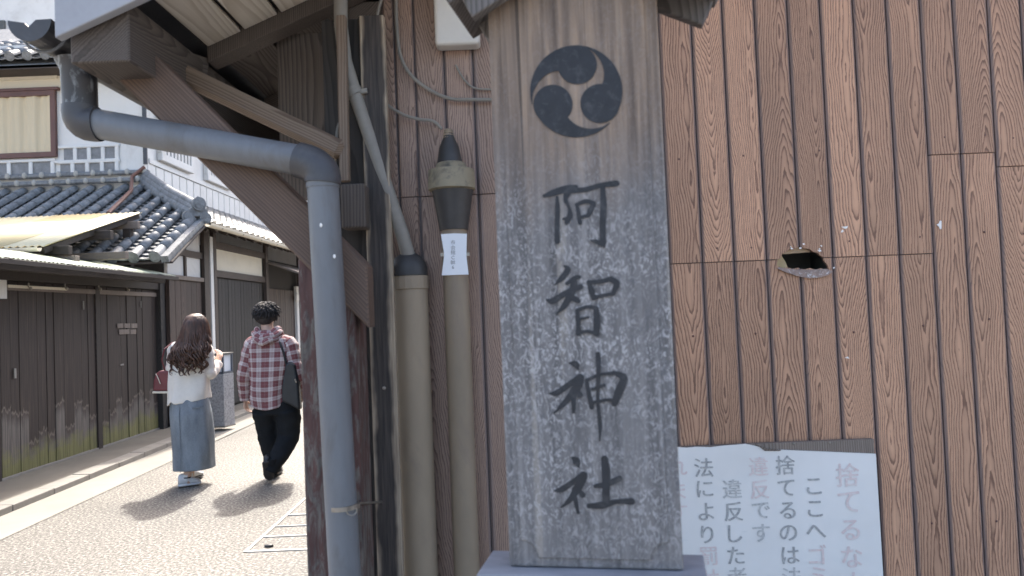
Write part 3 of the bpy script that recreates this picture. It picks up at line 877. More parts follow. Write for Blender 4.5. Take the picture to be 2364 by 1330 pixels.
# three-comma emblem
ec, er, es = (735, 708), 350, 0.3008
def tomoe(a0):
    m = MB()
    def pt(x, y):  # emblem units, y up
        X, Z = SP(1110 + (ec[0] + x) * es, (ec[1] - y) * es)
        return X, Z
    hc = (204 * math.cos(a0), 204 * math.sin(a0))
    head = [pt(hc[0] + 150 * math.cos(2 * math.pi * k / 36), hc[1] + 150 * math.sin(2 * math.pi * k / 36)) for k in range(36)]
    m.prism([(x, -0.0064, z) for x, z in head], (0, 0.003, 0))
    outer, inner = [], []
    N = 26
    for k in range(N + 1):
        t = k / N
        ph = a0 + R(108) * t
        w = 275 * (1 - t) ** 1.3 + 3
        r_in = max(352 - w, 10)
        outer.append(pt(352 * math.cos(ph), 352 * math.sin(ph)))
        inner.append(pt(r_in * math.cos(ph), r_in * math.sin(ph)))
    vs = [(x, -0.0066, z) for x, z in outer] + [(x, -0.0066, z) for x, z in inner]
    k = N + 1
    fs = [(i, i + 1, k + i + 1, k + i) for i in range(N)]
    vs += [(x, -0.004, z) for x, _, z in vs]
    loop = list(range(k)) + list(range(2 * k - 1, k - 1, -1))
    fs += [(loop[i], loop[(i + 1) % len(loop)], 2 * k + loop[(i + 1) % len(loop)], 2 * k + loop[i]) for i in range(len(loop))]
    m.add(vs, fs)
    return m
emb = None
for a0 in (R(88), R(209), R(333)):
    tomoe(a0).build('emblem_comma', M_ink, sign)
# plinth and its stem
pl0, pl1 = SP(1111, 1315)[0], SP(1631, 1315)[0]
zp = ZB - 0.002
MB().box(pl0, pl1, -0.045, 0.11, zp - 0.07, zp).build('plinth', M_plinth, sign, bevel=.005)
MB().box(pl0 + .06, pl1 - .06, 0.0, 0.06, 0, zp - 0.071).build('pedestal', M_plinth, sign, bevel=.005)
# little gable roof over the sign: sloping boards with square-cut ends that hang just into view
xm = (XL + XRr) / 2
def gable(name, y0, y1, xtip, ztip, th, sgn, mat):
    ang = R(27)
    c, s = math.cos(ang), math.sin(ang)
    # board running up from its lower outer tip towards the ridge
    ux, uz = -sgn * c, s
    nx, nz = sgn * s, c
    Lb = abs(xtip - xm) / c
    q = [(xtip, ztip), (xtip + ux * Lb, ztip + uz * Lb), (xtip + ux * Lb + nx * th, ztip + uz * Lb + nz * th), (xtip + nx * th, ztip + nz * th)]
    m = MB(); m.prism([(x, y0, z) for x, z in q], (0, y1 - y0, 0))
    return m.build(name, mat, sign, bevel=.004)
tl, tr = SP(1105, 64), SP(1627, 20)
gable('barge_board', -0.06, -0.03, tl[0], tl[1], 0.07, -1, M_signroof)
gable('barge_board', -0.06, -0.03, tr[0], tr[1] - .0, 0.07, 1, M_signroof)
gable('roof_board', -0.075, 0.14, tl[0] - 0.045, tl[1] + 0.028, 0.03, -1, M_signroof)
gable('roof_board', -0.075, 0.14, tr[0] + 0.03, tr[1] + 0.05, 0.03, 1, M_signroof)
gable('rear_barge_board', 0.09, 0.12, tl[0], tl[1], 0.06, -1, M_signroof)
gable('rear_barge_board', 0.09, 0.12, tr[0], tr[1], 0.06, 1, M_signroof)

# ================================================================ NO-DUMPING NOTICE
YN = 2.565
nroot_loc = P(1790, 1330, YN); nroot_loc.z = 0.4
notice = root('notice_board', 'white notice board with faded columns of black and red lettering, fixed to the brown wall', 'notice', nroot_loc)
def NP(x, y, dy=0.0):
    p = P(x, y, YN); p.y += dy; return p
right_x = [NP(2022, 1047), NP(2034, 1330)]
zbot = 0.42
m = MB()
topedge = [(1520, 1031), (1560, 1032), (1585, 1034), (1607, 1032), (1640, 1033), (1672, 1029), (1700, 1027), (1722, 1025), (1745, 1030), (1768, 1037), (1790, 1038), (1830, 1040), (1880, 1042), (1950, 1045), (2022, 1048)]
pts = [NP(x, y) for x, y in topedge]
xr = pts[-1].x
pts += [Vector((xr + 0.003, YN, zbot)), Vector((pts[0].x, YN, zbot))]
m.prism(pts, (0, 0.006, 0))
npanel = m.build('panel', M_notice, notice)
m = MB()
a, b = NP(1520, 1026), NP(2020, 1013)
m.prism([(a.x, YN + .008, zbot), (xr, YN + .008, zbot), (xr, YN + .008, b.z - .002), ((a.x + xr) / 2, YN + .008, b.z - 0.002), (a.x, YN + .008, b.z - 0.004)], (0, 0.0225, 0))
m.build('batten', M_batten, notice, bevel=.002)
for (x, y) in ((1918, 1023), (1834, 1025)):
    c = NP(x, y); m = MB(); m.ball((c.x, YN + .007, c.z), .004, .003, .004, 8, 5); m.build('nail', M_metal, notice, smooth=True)
# curled paper edge
m = MB(); q = [NP(1742, 1024, -.004), NP(1770, 1035, -.006), NP(1803, 1038, -.006), NP(1800, 1041, -.003), NP(1765, 1041, -.003)]
m.prism(q, (0, 0.001, 0)); m.build('curled_edge', M_batten, notice)
def letter(ch, zx, zy, size, mat, parent, plane_fn, dy, asp=1.0, rot=ROLL * 0):
    vs, fs = glyph(ch)
    c = plane_fn(1520 + zx / 2.8, 855 + zy / 2.8)
    m = MB()
    for q_, (ox, oz) in enumerate(((0, 0), (-.014, .006), (.014, -.006))):
        m.add([(c.x + (x + ox) * size * asp, c.y + dy - .0003 * q_, c.z + (y_ + oz) * size) for x, y_ in vs], fs)
    # thin body so the paint has an edge
    return m.build('letter', mat, parent)
# (column x in the enlargement, list of (char, y, ink, size))
K, G, D = M_nblack, M_nblack2, M_nred
cols = [
 (0.0, [('捨', 1222, 675, D, 1.22), ('て', 1230, 850, D, 1.3), ('る', 1240, 1030, D, 1.2), ('な', 1250, 1205, D, 1.2), ('よ', 1262, 1370, D, 1.2)]),
 (0.0, [('こ', 1005, 750, K, 1.05), ('こ', 1012, 895, K, 1.05), ('へ', 1018, 1040, K, 1.05), ('ゴ', 1028, 1190, D, 1.05), ('ミ', 1032, 1325, D, 1.05)]),
 (0.0, [('捨', 820, 612, K, 1.0), ('て', 825, 760, K, 1.0), ('る', 835, 905, K, 1.0), ('の', 840, 1050, K, 1.0), ('は', 853, 1195, K, 1.0), ('法', 860, 1335, G, 1.0)]),
 (0.0, [('違', 645, 620, D, 1.0), ('反', 655, 768, D, 1.0), ('で', 662, 905, G, 1.0), ('す', 665, 1050, G, 1.0)]),
 (0.0, [('違', 475, 765, G, 1.0), ('反', 485, 912, K, 1.0), ('し', 495, 1055, K, 1.0), ('た', 500, 1195, K, 1.0), ('者', 507, 1335, G, 1.0)]),
 (0.0, [('法', 292, 628, K, 1.0), ('に', 300, 765, K, 1.0), ('よ', 308, 912, K, 1.0), ('り', 315, 1060, K, 1.0), ('罰', 322, 1200, D, 1.0), ('せ', 330, 1340, D, 1.0)]),
 (0.0, [('れ', 122, 625, D, 1.0), ('ま', 128, 780, D, 1.0), ('す', 130, 915, D, 1.0)]),
]
for _, col in cols:
    for ch, zx, zy, ink, sz in col:
        letter(ch, zx, zy, 0.0685 * sz, ink, notice, NP, -0.0012)

# ================================================================ RAIN GUTTER AND DOWNPIPE
gut = root('rain_gutter', 'grey half-round gutter at the eave with elbowed downpipe running down the post', 'gutter', (P(770, 1200, 2.1).x, 2.1, 0))
gc = P(72, 58, 2.06)
GX, GZ, GR = gc.x, gc.z + 0.012, 0.058
def halfpipe(m, x, z, r, y0, y1, t=0.0035, n=16, ny=1):
    for k in range(n):
        a0, a1 = math.pi + math.pi * k / n, math.pi + math.pi * (k + 1) / n
        def q(a, rr, yy): return (x + rr * math.cos(a), yy, z + rr * math.sin(a))
        b = [q(a0, r, y0), q(a1, r, y0), q(a1, r, y1), q(a0, r, y1), q(a0, r - t, y0), q(a1, r - t, y0), q(a1, r - t, y1), q(a0, r - t, y1)]
        m.add(b, [(0, 1, 2, 3), (7, 6, 5, 4), (0, 4, 5, 1), (3, 2, 6, 7)])
m = MB(); halfpipe(m, GX, GZ, GR, 2.06, 11.0)
m.build('gutter', M_pvc_dk, gut, smooth=True)
m = MB(); pts = [(GX + (GR + .002) * math.cos(math.pi + math.pi * k / 16), 2.052, GZ + (GR + .002) * math.sin(math.pi + math.pi * k / 16)) for k in range(17)]
# end cap with a notch broken out of its rim
pts += [(GX + GR * .3, 2.052, GZ - 0.001), (GX - GR * .05, 2.052, GZ - 0.02), (GX - GR * 0.25, 2.052, GZ - 0.008)]
m.prism(pts, (0, 0.008, 0)); m.build('end_cap', M_pvc_dk, gut)
for yy in (2.12, 3.0, 3.9, 4.8, 5.7):
    m = MB()
    path = [(GX - GR - .006, yy, GZ + 0.012)] + [(GX + (GR + .008) * math.cos(math.pi + math.pi * k / 12), yy, GZ + (GR + .008) * math.sin(math.pi + math.pi * k / 12)) for k in range(13)] + [(GX + GR + .02, yy, GZ + .05), (GX + GR + .10, yy, GZ + .05)]
    m.tube(path, 0.0045, 6); m.build('bracket', M_pvc, gut, smooth=True)
# outlet, elbow, slanting pipe, elbow, downpipe
RP = 0.0435
o_top = P(182, 165, 2.2); o_bot = P(186, 250, 2.2)
m = MB()
M_outlet = mat_plain('splashed_outlet', (0.05, 0.05, 0.055), 0.45, 0.2, 9, (1, 1, .6), dirt=(0.5, 0.54, 0.56), dirt_amt=0.8)
m.tube([o_top + Vector((0, 0, .03)), o_top, o_bot], [RP * 1.45, RP * 1.12, RP * 1.08], 20); m.build('outlet', M_outlet, gut, smooth=True)
s0, s1 = P(224, 286, 2.2), P(690, 370, 2.12)
def arc(a, c, b, n=7):
    return [(a * (1 - t) ** 2 + c * 2 * t * (1 - t) + b * t * t) for t in [k / n for k in range(n + 1)]]
corner = P(187, 292, 2.2) + (P(187, 292, 2.2) - s0) * 0.15
m = MB(); m.tube(arc(o_bot + Vector((0, 0, .005)), corner, s0 + (s1 - s0) * 0.01), RP * 1.16, 20); m.build('elbow', M_pvc_dk, gut, smooth=True)
m = MB(); m.tube([s0 - (s1 - s0) * .02, s1 + (s1 - s0) * .02], RP, 24); m.build('slanting_pipe', M_pvc, gut, smooth=True)
d_top = P(745, 424, 2.105); d_bot = Vector((P(800, 1250, 2.105).x, 2.105, 0.0))
d_top.x = d_bot.x - 0.0 if False else d_top.x
# the downpipe leans with the post
dn = (P(797, 1300, 2.105) - P(748, 440, 2.105)).normalized()
d_end = d_top + dn * ((0.02 - d_top.z) / dn.z)
c2 = s1 + (s1 - s0).normalized() * 0.085
m = MB(); m.tube(arc(s1, P(752, 382, 2.105), d_top), RP * 1.16, 20); m.build('elbow', M_pvc_dk, gut, smooth=True)
m = MB(); m.tube([d_top - dn * .01, mid(d_top, d_end, .5), d_end], RP, 24); m.build('downpipe', M_pvc, gut, smooth=True)
m = MB(); m.tube([d_top - dn * .004, d_top + dn * .012], RP * 1.05, 24); m.build('coupling', M_pvc, gut, smooth=True)
for (x_, y_) in ((772, 592), (741, 520)):
    c_ = P(x_, y_, 2.105 - RP - .001); m = MB(); m.ball(c_, .004, .0015, .006, 8, 5); m.build('paint_spot', M_white, gut, smooth=True)
sc_ = P(792, 1168, 2.105)
m = MB(); m.tube([sc_ - dn * .006, sc_ + dn * .006], RP + .0022, 24); m.build('strap', M_metal, gut, smooth=True)
m = MB(); m.tube([sc_ + Vector((RP * .8, 0.0, 0.005)), P(882, 1159, 2.47)], .0035, 6); m.build('strap_rod', M_metal, gut, smooth=True)
m = MB()
rc = P(812, 1178, 2.105 - RP - .006)
m.tube([rc + Vector((.014 * math.cos(a), 0, .014 * math.sin(a))) for a in [R(160) + R(220) * k / 10 for k in range(11)]], .0018, 6); m.build('strap_ring', M_metal, gut, smooth=True)

# ================================================================ PIPES AND CABLES ON THE WALL
YPp = 2.54
def vpipe(m, px0, py0, px1, r, z0=0.0):
    pass
cxa = P(948, 640, YPp); cxb = P(972, 1330, YPp)
ra = (P(983, 800, YPp).x - P(908, 800, YPp).x) / 2 * 1.03
pipe1 = root('standing_pipe', 'thick beige pipe with black rubber cap standing beside the charred plank', 'pipe', (cxa.x, YPp, 0))
ztop = P(945, 640, YPp).z
m = MB(); m.lathe([(ra, 0), (ra, ztop)], (cxa.x, YPp, 0), 28); m.build('pipe', M_beige, pipe1, smooth=True)
m = MB(); zc0, zc1 = P(948, 668, YPp).z, P(948, 638, YPp).z
m.lathe([(ra * 1.0, zc0), (ra * 1.09, zc0 + .001), (ra * 1.09, zc1), (ra * .9, zc1 + .001)], (cxa.x, YPp, 0), 18); m.build('collar', M_beige, pipe1, smooth=False)
m = MB(); zd = P(945, 593, YPp).z
m.lathe([(ra * 1.12, zc1 + .0015), (ra * 1.1, zc1 + .03), (ra * .85, zd - .004), (ra * .45, zd + .012)], (cxa.x - .004, YPp, 0), 22); m.build('rubber_cap', M_tape, pipe1, smooth=True)
# second pipe with taped cable gland
cxc = P(1062, 900, YPp)
rb = (P(1092, 900, YPp).x - P(1034, 900, YPp).x) / 2 * 1.02
pipe2 = root('standing_pipe', 'slimmer beige pipe with white tag and black taped cable head', 'pipe', (cxc.x, YPp, 0))
def zz(y): return P(1045, y, YPp).z
m = MB(); m.lathe([(rb, 0), (rb, zz(528))], (cxc.x, YPp, 0), 26); m.build('pipe', M_beige, pipe2, smooth=True)
m = MB(); r_ = rb
m.lathe([(r_ * 1.12, zz(532)), (r_ * 1.18, zz(520)), (r_ * 1.5, zz(460)), (r_ * 1.62, zz(440))], (cxc.x, YPp, 0), 22); m.build('taped_funnel', M_tape, pipe2, smooth=True)
M_band = mat_plain('cracked_beige_band', (0.27, 0.235, 0.165), 0.6, 0.15, 8, dirt=(0.07, 0.065, 0.06), dirt_amt=0.95)
m = MB(); m.lathe([(r_ * 1.70, zz(441)), (r_ * 1.86, zz(438)), (r_ * 1.82, zz(394)), (r_ * 1.3, zz(391)), (r_ * 1.12, zz(378)), (r_ * 1.0, zz(376))], (cxc.x - .002, YPp - .0, 0), 26); m.build('gland_band', M_band, pipe2, smooth=True)
m = MB(); m.lathe([(r_ * 1.0, zz(377)), (r_ * .78, zz(340)), (r_ * .45, zz(318)), (r_ * .3, zz(302))], (cxc.x - .006, YPp, 0), 16); m.build('taped_cone', M_tape, pipe2, smooth=True)
m = MB()
for k, y in enumerate((318, 312, 306, 301)):
    m.lathe([(r_ * (.42 - .03 * k), zz(y) - .004), (r_ * (.46 - .03 * k), zz(y)), (r_ * (.40 - .03 * k), zz(y) + .004)], (cxc.x - .007, YPp, 0), 12)
m.build('cable_wrap', M_beige, pipe2, smooth=True)
# white tag strapped to the pipe
tg = root('label_tag', 'white plastic tag with vertical black lettering strapped to a beige pipe', 'tag', (cxc.x, YPp - rb, zz(635)))
m = MB()
tp = [(1018, 541), (1050, 539), (1078, 540), (1077, 578), (1077, 592), (1082, 634), (1020, 636), (1025, 595), (1025, 582)]
yt = YPp - rb - .004
def bend(p):
    return Vector((p.x, yt + 0.35 * (p.x - cxc.x) ** 2 / rb, p.z))
outl = [P(x, y, YPp - rb) for x, y in tp]
m.prism([Vector((p.x, yt, p.z)) for p in outl], (0, 0.0012, 0)); m.build('plate', M_paper, tg, org=(cxc.x, yt, zz(635)))
for (x, y) in ((1022, 588), (1079, 587)):
    c = P(x, y, YPp - rb); m = MB(); m.box(c.x - .007, c.x + .007, yt + .0015, yt + .01, c.z - .006, c.z + .006); m.build('strap_tab', M_metal, tg)
for ch, y in (('市', 560), ('会', 572), ('館', 583), ('C', 595), ('幹', 606), ('6', 617)):
    c = P(1046, y, YPp - rb)
    vs, fs = glyph(ch); s = 0.0165
    m = MB(); m.add([(c.x + x * s, yt - .0006, c.z + yy * s) for x, yy in vs], fs); m.build('letter', M_ink_grey, tg)
# grey conduit dropping from the eave into the thick pipe
con = root('cable_conduit', 'grey conduit slanting from the eave down into the capped pipe', 'conduit', P(945, 600, YPp))
pth = [P(786, -40, 2.46), P(787, 60, 2.46), P(797, 140, 2.46), P(822, 225, 2.47), P(858, 330, 2.48), P(895, 440, 2.49), P(930, 545, 2.51), P(945, 600, 2.53)]
m = MB(); m.tube(pth, [.0225, .0225, .022, .022, .022, .022, .023, .024], 16); m.build('conduit', M_conduit, con, smooth=True)
m = MB(); a = P(818, 213, 2.47); m.tube([a + Vector((-.006, 0, .012)), a + Vector((.006, 0, -.012))], .027, 16); m.build('clamp', M_conduit, con, smooth=True)
m = MB(); m.tube([P(825, 212, 2.46), P(848, 209, 2.46)], .009, 8, flat=.6); m.build('clamp_tail', M_conduit, con, smooth=True)
def cable(pxs, Y, r, label):
    pts = [P(x, y, Y) for x, y in pxs]
    sm = []
    n = len(pts)
    for i in range(n - 1):
        p0, p1, p2, p3 = pts[max(i - 1, 0)], pts[i], pts[i + 1], pts[min(i + 2, n - 1)]
        for k in range(6):
            t = k / 6
            sm.append(0.5 * ((2 * p1) + (-p0 + p2) * t + (2 * p0 - 5 * p1 + 4 * p2 - p3) * t * t + (-p0 + 3 * p1 - 3 * p2 + p3) * t ** 3))
    sm.append(pts[-1])
    m = MB(); m.tube(sm, r, 8)
    return tag(m.build('cable', M_conduit, smooth=True), label, 'cable')
cable([(892, -30), (872, 30), (870, 110), (873, 190), (888, 235), (925, 262), (965, 275), (1000, 280), (1020, 298)], 2.56, .0055, 'grey cable curving from the eave into the taped cable head')
cable([(914, -30), (916, 60), (925, 130), (950, 175), (990, 207), (1040, 228), (1090, 230), (1180, 230)], 2.575, .0062, 'grey cable sagging across the wall behind the sign at emblem height')
cable([(1052, 150), (1070, 182), (1095, 203), (1135, 207), (1180, 208)], 2.585, .0035, 'thin dark cable under the ivory box leading behind the sign')
cable([(801, 232), (789, 270), (779, 300), (776, 345), (774, 400)], 2.44, .005, 'thin grey cable hanging down beside the slanting conduit')
# ivory box
a, b = P(1008, 120, 2.58), P(1104, -30, 2.58)
m = MB(); m.box(a.x, b.x, 2.525, 2.595, a.z + .004, b.z)
tag(m.build('utility_box', M_box, bevel=.014, seg=3), 'ivory plastic utility box high on the siding left of the sign', 'box')

# ================================================================ LEFT SIDE OF THE STREET
# ---- boarded yard wall along the street with a green sheet-metal roof
def mat_fence():
    t = NT('weathered_yard_board')
    co = t.co()
    s = t.sep(co)
    w = t.math('MULTIPLY', t.rand(), 57.0)
    st = t.noise(t.mapping(co, (70, 70, 2.2)), 1.0, 4, 0.6, 0, w)
    dark = t.ramp(st, [(0.28, (0.020, 0.014, 0.012)), (0.55, (0.040, 0.028, 0.023)), (0.78, (0.075, 0.052, 0.04))])
    grey = t.ramp(st, [(0.28, (0.05, 0.044, 0.04)), (0.7, (0.19, 0.165, 0.145))])
    moss = t.ramp(st, [(0.3, (0.085, 0.085, 0.022)), (0.7, (0.26, 0.25, 0.085))])
    jag = t.noise(t.mapping(co, (16, 16, 2.5)), 1.0, 4, 0.7, 0, w)
    hgt = t.math('ADD', t.math('MULTIPLY_ADD', t.math('FRACT', t.math('MULTIPLY', t.rand(), 5.3)), 0.40, 0.27), t.math('MULTIPLY', t.math('SUBTRACT', jag, 0.5), 0.34))
    f = t.math('MULTIPLY', t.math('SUBTRACT', hgt, s[2]), 7.0, clamp=True)
    c = t.mix(f, dark, grey)
    # thin pale tide line where the splash stops
    tide = t.math('SUBTRACT', 1.0, t.math('MULTIPLY', t.math('ABSOLUTE', t.math('SUBTRACT', s[2], hgt)), 42.0), clamp=True)
    c = t.mix(t.math('MULTIPLY', tide, 0.32), c, (0.40, 0.34, 0.28))
    mo = t.noise(t.mapping(co, (4, 4, 5)), 1.0, 4, 0.65, 0, w)
    mf = t.math('MULTIPLY', t.math('SUBTRACT', t.math('MULTIPLY_ADD', mo, 0.55, 0.0), s[2]), 7.0, clamp=True)
    c = t.mix(t.math('MULTIPLY', mf, 0.8), c, moss)
    t.bump(st, 0.4, 0.003)
    return t.done(c, 0.75)
M_fence = mat_fence()
M_fencedark = mat_wood('yard_beam_timber', (0.055, 0.041, 0.034), (0.027, 0.021, 0.018), density=100, rough=0.75, vary=0.2, streak=0.4)
def mat_sheet(name, col, rough, dirt):
    return mat_plain(name, col, rough, 0.10, 1.5, dirt=dirt, dirt_amt=0.35, spec=0.6)
M_green = mat_sheet('pale_green_sheet_metal', (0.40, 0.44, 0.33), 0.38, (0.22, 0.24, 0.16))
M_yellow = mat_sheet('faded_yellow_corrugated_sheet', (0.66, 0.58, 0.38), 0.45, (0.45, 0.36, 0.2))
M_yellow2 = mat_sheet('ochre_corrugated_sheet', (0.52, 0.42, 0.22), 0.5, (0.35, 0.25, 0.12))
M_tile = mat_plain('smoked_roof_tile', (0.175, 0.18, 0.185), 0.5, 0.5, 12, dirt=(0.33, 0.33, 0.32), dirt_amt=0.6, spec=0.45, bump=0.15)
M_tile_pale = mat_plain('mortar_bump', (0.40, 0.38, 0.34), 0.8, 0.12, 20)
M_walltile = mat_plain('grey_wall_tile', (0.20, 0.20, 0.205), 0.5, 0.3, 9, dirt=(0.33, 0.33, 0.33), dirt_amt=0.4)
M_rafter = mat_wood('house_timber', (0.085, 0.062, 0.05), (0.04, 0.03, 0.025), density=90, rough=0.7, vary=0.15)
M_boards = mat_wood('house_brown_boards', (0.085, 0.055, 0.044), (0.04, 0.027, 0.023), density=60, rough=0.7, vary=0.25, streak=0.5)
M_iron = mat_plain('brown_iron_pipe', (0.20, 0.10, 0.075), 0.5, 0.2, 10)

XF = -5.08
fence = root('yard_wall', 'dark boarded yard wall with mossy foot under a pale green metal roof', 'wall', (XF, 8.6, 0.05))
Y0F, Y1F = 5.4, 10.78
y = Y0F
i = 0
while y < Y1F - 0.05:
    w = rng.choice((0.135, 0.15, 0.17, 0.19))
    y2 = min(y + w, Y1F)
    dx = rng.uniform(-0.006, 0.006)
    m = MB(); m.box(XF - .022 + dx, XF + dx, y + .0025, y2 - .0025, 0.075, 2.02)
    m.build('plank', M_fence, fence, org=(XF, (y + y2) / 2, 0.06))
    y = y2
MB().box(XF - .05, XF - .024, Y0F, Y1F, 0.05, 2.05).build('backing', M_black, fence)
MB().box(XF - .06, XF + .02, Y0F, Y1F, 0.048, 0.074).build('sill', M_stone, fence, bevel=.004)
for yy in (7.42, 9.25):
    MB().box(XF - .03, XF + .022, yy - .05, yy + .05, .053, 2.02).build('post', M_fencedark, fence, bevel=.005)
MB().box(XF - .06, XF + .07, 10.79, 10.93, 0.05, 2.2).build('post', M_black, fence, bevel=.006)
MB().box(XF - .05, XF + .06, 5.6, 7.33, 1.62, 2.0).build('plaster_panel', M_plaster, fence) if False else None
MB().box(XF - .06, XF + .05, Y0F, 10.80, 2.03, 2.13).build('head_beam', M_fencedark, fence, bevel=.004)
MB().box(XF + .002, XF + .02, 7.5, 10.78, 1.93, 1.985).build('hanging_rail', M_batten, fence, bevel=.002)
MB().box(XF + .021, XF + .03, 7.6, 8.6, 1.955, 1.985).build('pale_strip', M_cream, fence)
# small hooks under the head beam
for (x, yv) in ((66, 662), (150, 662), (228, 664), (293, 666)):
    p = PX(x, yv, XF + .04)
    m = MB(); m.tube([p + Vector((0, 0, .04)), p, p + Vector((.02, 0, -.02))], .008, 6); m.ball(p + Vector((.02, 0, -.02)), .018, .018, .02, 8, 6)
    m.build('hook', M_metal, fence, smooth=True)
# padlock plate, latch and the remains of pasted labels
for (x, yv, sx, sz) in ((34, 862, .016, .05), (281, 842, .04, .01), (192, 705, .006, .05), (325, 703, .006, .045)):
    p = PX(x, yv, XF + .008); MB().box(XF + .008, XF + .016, p.y - sx, p.y + sx, p.z - sz, p.z + sz).build('latch_plate', M_conduit, fence)
for r_, ys in enumerate(((270, 286, 302, 318), (274, 300, 316))):
    for a_, b_ in zip(ys[:-1], ys[1:]):
        p, q = PX(a_ + 1, 747 + 14 * r_, XF + .009), PX(b_ - 1, 757 + 14 * r_, XF + .009)
        MB().box(XF + .0085, XF + .0095, p.y, q.y, q.z, p.z).build('label_scrap', M_batten, fence)
# green roof: crimped sheets falling towards the street
def corrugated(name, p00, p10, p01, n, amp, mat, parent, along=1):
    """sheet from corner p00; p10 runs across the ribs, p01 down the ribs"""
    p00, p10, p01 = Vector(p00), Vector(p10), Vector(p01)
    u, v = p10 - p00, p01 - p00
    nn = u.cross(v).normalized()
    if nn.z < 0: nn = -nn
    m = MB()
    vs, fs = [], []
    K = n * 4
    for k in range(K + 1):
        h = amp * math.sin(2 * math.pi * k / 4.0 + .6)
        b = p00 + u * (k / K) + nn * h
        vs += [b, b + v, b - nn * .002, b + v - nn * .002]
    for k in range(K):
        a = k * 4
        fs += [(a, a + 1, a + 5, a + 4), (a + 2, a + 6, a + 7, a + 3), (a + 1, a + 3, a + 7, a + 5), (a, a + 4, a + 6, a + 2)]
    m.add(vs, fs)
    return m.build(name, mat, parent, smooth='all')
zt_, ze_ = 2.37, 2.185
xe_ = -4.60
yy = 5.2
while yy < 10.3:
    y2 = min(yy + 0.86, 10.42)
    corrugated('roofing_sheet', (XF - .25, yy, zt_ + .004 * (int(yy * 10) % 2)), (XF - .25, y2 + .02, zt_ + .004 * (int(yy * 10) % 2)), (xe_, yy, ze_ + .004 * (int(yy * 10) % 2)), int((y2 - yy) / .062), .0085, M_green, fence)
    yy = y2
for yv in (5.9, 6.9, 7.9, 8.9, 9.9):
    beam('rafter', (XF - .2, yv, zt_ - .05), (xe_ + .04, yv, ze_ - .028), .05, .05, M_fencedark, fence)
beam('eave_board', (xe_ + .03, 5.2, ze_ - .035), (xe_ + .03, 10.38, ze_ - .035), .024, .05, M_fencedark, fence)
beam('eave_board', (xe_ - .10, 5.2, ze_ - .06), (xe_ - .10, 10.2, ze_ - .06), .08, .08, M_fencedark, fence)
# white panel at the near end of the wall
p, q = PX(-40, 642, XF + .012), PX(14, 690, XF + .012)
MB().box(XF + .010, XF + .022, p.y, q.y, q.z, p.z).build('plaster_panel', M_plaster, fence)

# ---- yellow corrugated shed roof behind the wall
shed = root('yard_shed', 'yard shed roofed with faded yellow corrugated sheets and a small pale gutter', 'shed', (-6.3, 9.4, 0))
YA, ZA, YB2, ZB2 = 8.38, 2.45, 10.62, 3.12
xs_ = [-5.15, -5.62, -6.35, -7.1, -7.9, -8.7]
for k in range(len(xs_) - 1):
    matk = M_yellow2 if k == 1 else M_yellow
    dz = .006 * (k % 2)
    corrugated('roofing_sheet', (xs_[k + 1] - .02, YB2, ZB2 + dz), (xs_[k], YB2, ZB2 + dz), (xs_[k + 1] - .02, YA, ZA + dz), int((xs_[k] - xs_[k + 1]) / .07), .011, matk, shed)
for xx in (-5.22, -6.0, -6.9, -7.8):
    beam('rafter', (xx, YA + .05, ZA - .05), (xx, YB2, ZB2 - .05), .05, .07, M_fencedark, shed)
beam('purlin', (-8.6, YA + .25, ZA - .035), (-5.02, YA + .25, ZA - .035), .08, .10, M_fencedark, shed)
beam('purlin', (-8.6, 9.5, 2.68), (-5.0, 9.5, 2.68), .08, .11, M_fencedark, shed)
beam('purlin', (-8.6, 10.3, 2.9), (-5.05, 10.3, 2.9), .07, .10, M_batten, shed)
beam('cross_beam', (-8.6, YA + .3, ZA - .14), (-4.97, YA + .3, ZA - .14), .09, .09, M_batten, shed)
beam('cross_beam', (-8.6, 9.35, 2.40), (-4.74, 9.35, 2.40), .09, .09, M_batten, shed)
for xx in (-5.2, -7.6):
    beam('post', (xx, YA + .3, 0.05), (xx, YA + .3, ZA - .19), .1, .1, M_fencedark, shed)
    beam('post', (xx, 10.3, 0.05), (xx, 10.3, 2.85), .1, .1, M_fencedark, shed)
m = MB()
for k in range(10):
    pass
halfpipe(m, 0, 0, .045, 0, 3.4, .004, 10)
gv = [Vector((-8.6 + p.y, YA - .03 + p.x, ZA - .02 + p.z)) for p in m.v]
m.v = gv
m.build('gutter', M_cream, shed, smooth=True)

# ---- old two-storey house: tiled skirt roof, plaster upper floor, lattice windows
XS, YF = -6.03, 12.53            # street-side and front faces of the upper floor
house = root('plaster_house', 'old white plaster two-storey house with tiled skirt roof and lattice windows', 'house', (-8, 15, 0))
# upper floor
MB().box(-14, XS, YF, 30, 3.0, 6.3).build('upper_wall', M_plaster, house)
# cream band under the upper eave and slight pilaster at the corner
MB().box(-13.9, XS - .75, YF - .02, YF - .002, 5.55, 5.95).build('cream_band', M_cream, house)
MB().box(-13.9, XS - 1.4, YF - .045, YF - .021, 5.70, 5.76).build('moulding', M_cream, house)
MB().box(XS - .28, XS + .02, YF - .025, YF + .3, 3.6, 5.7).build('corner_pilaster', M_plaster, house, bevel=.004)
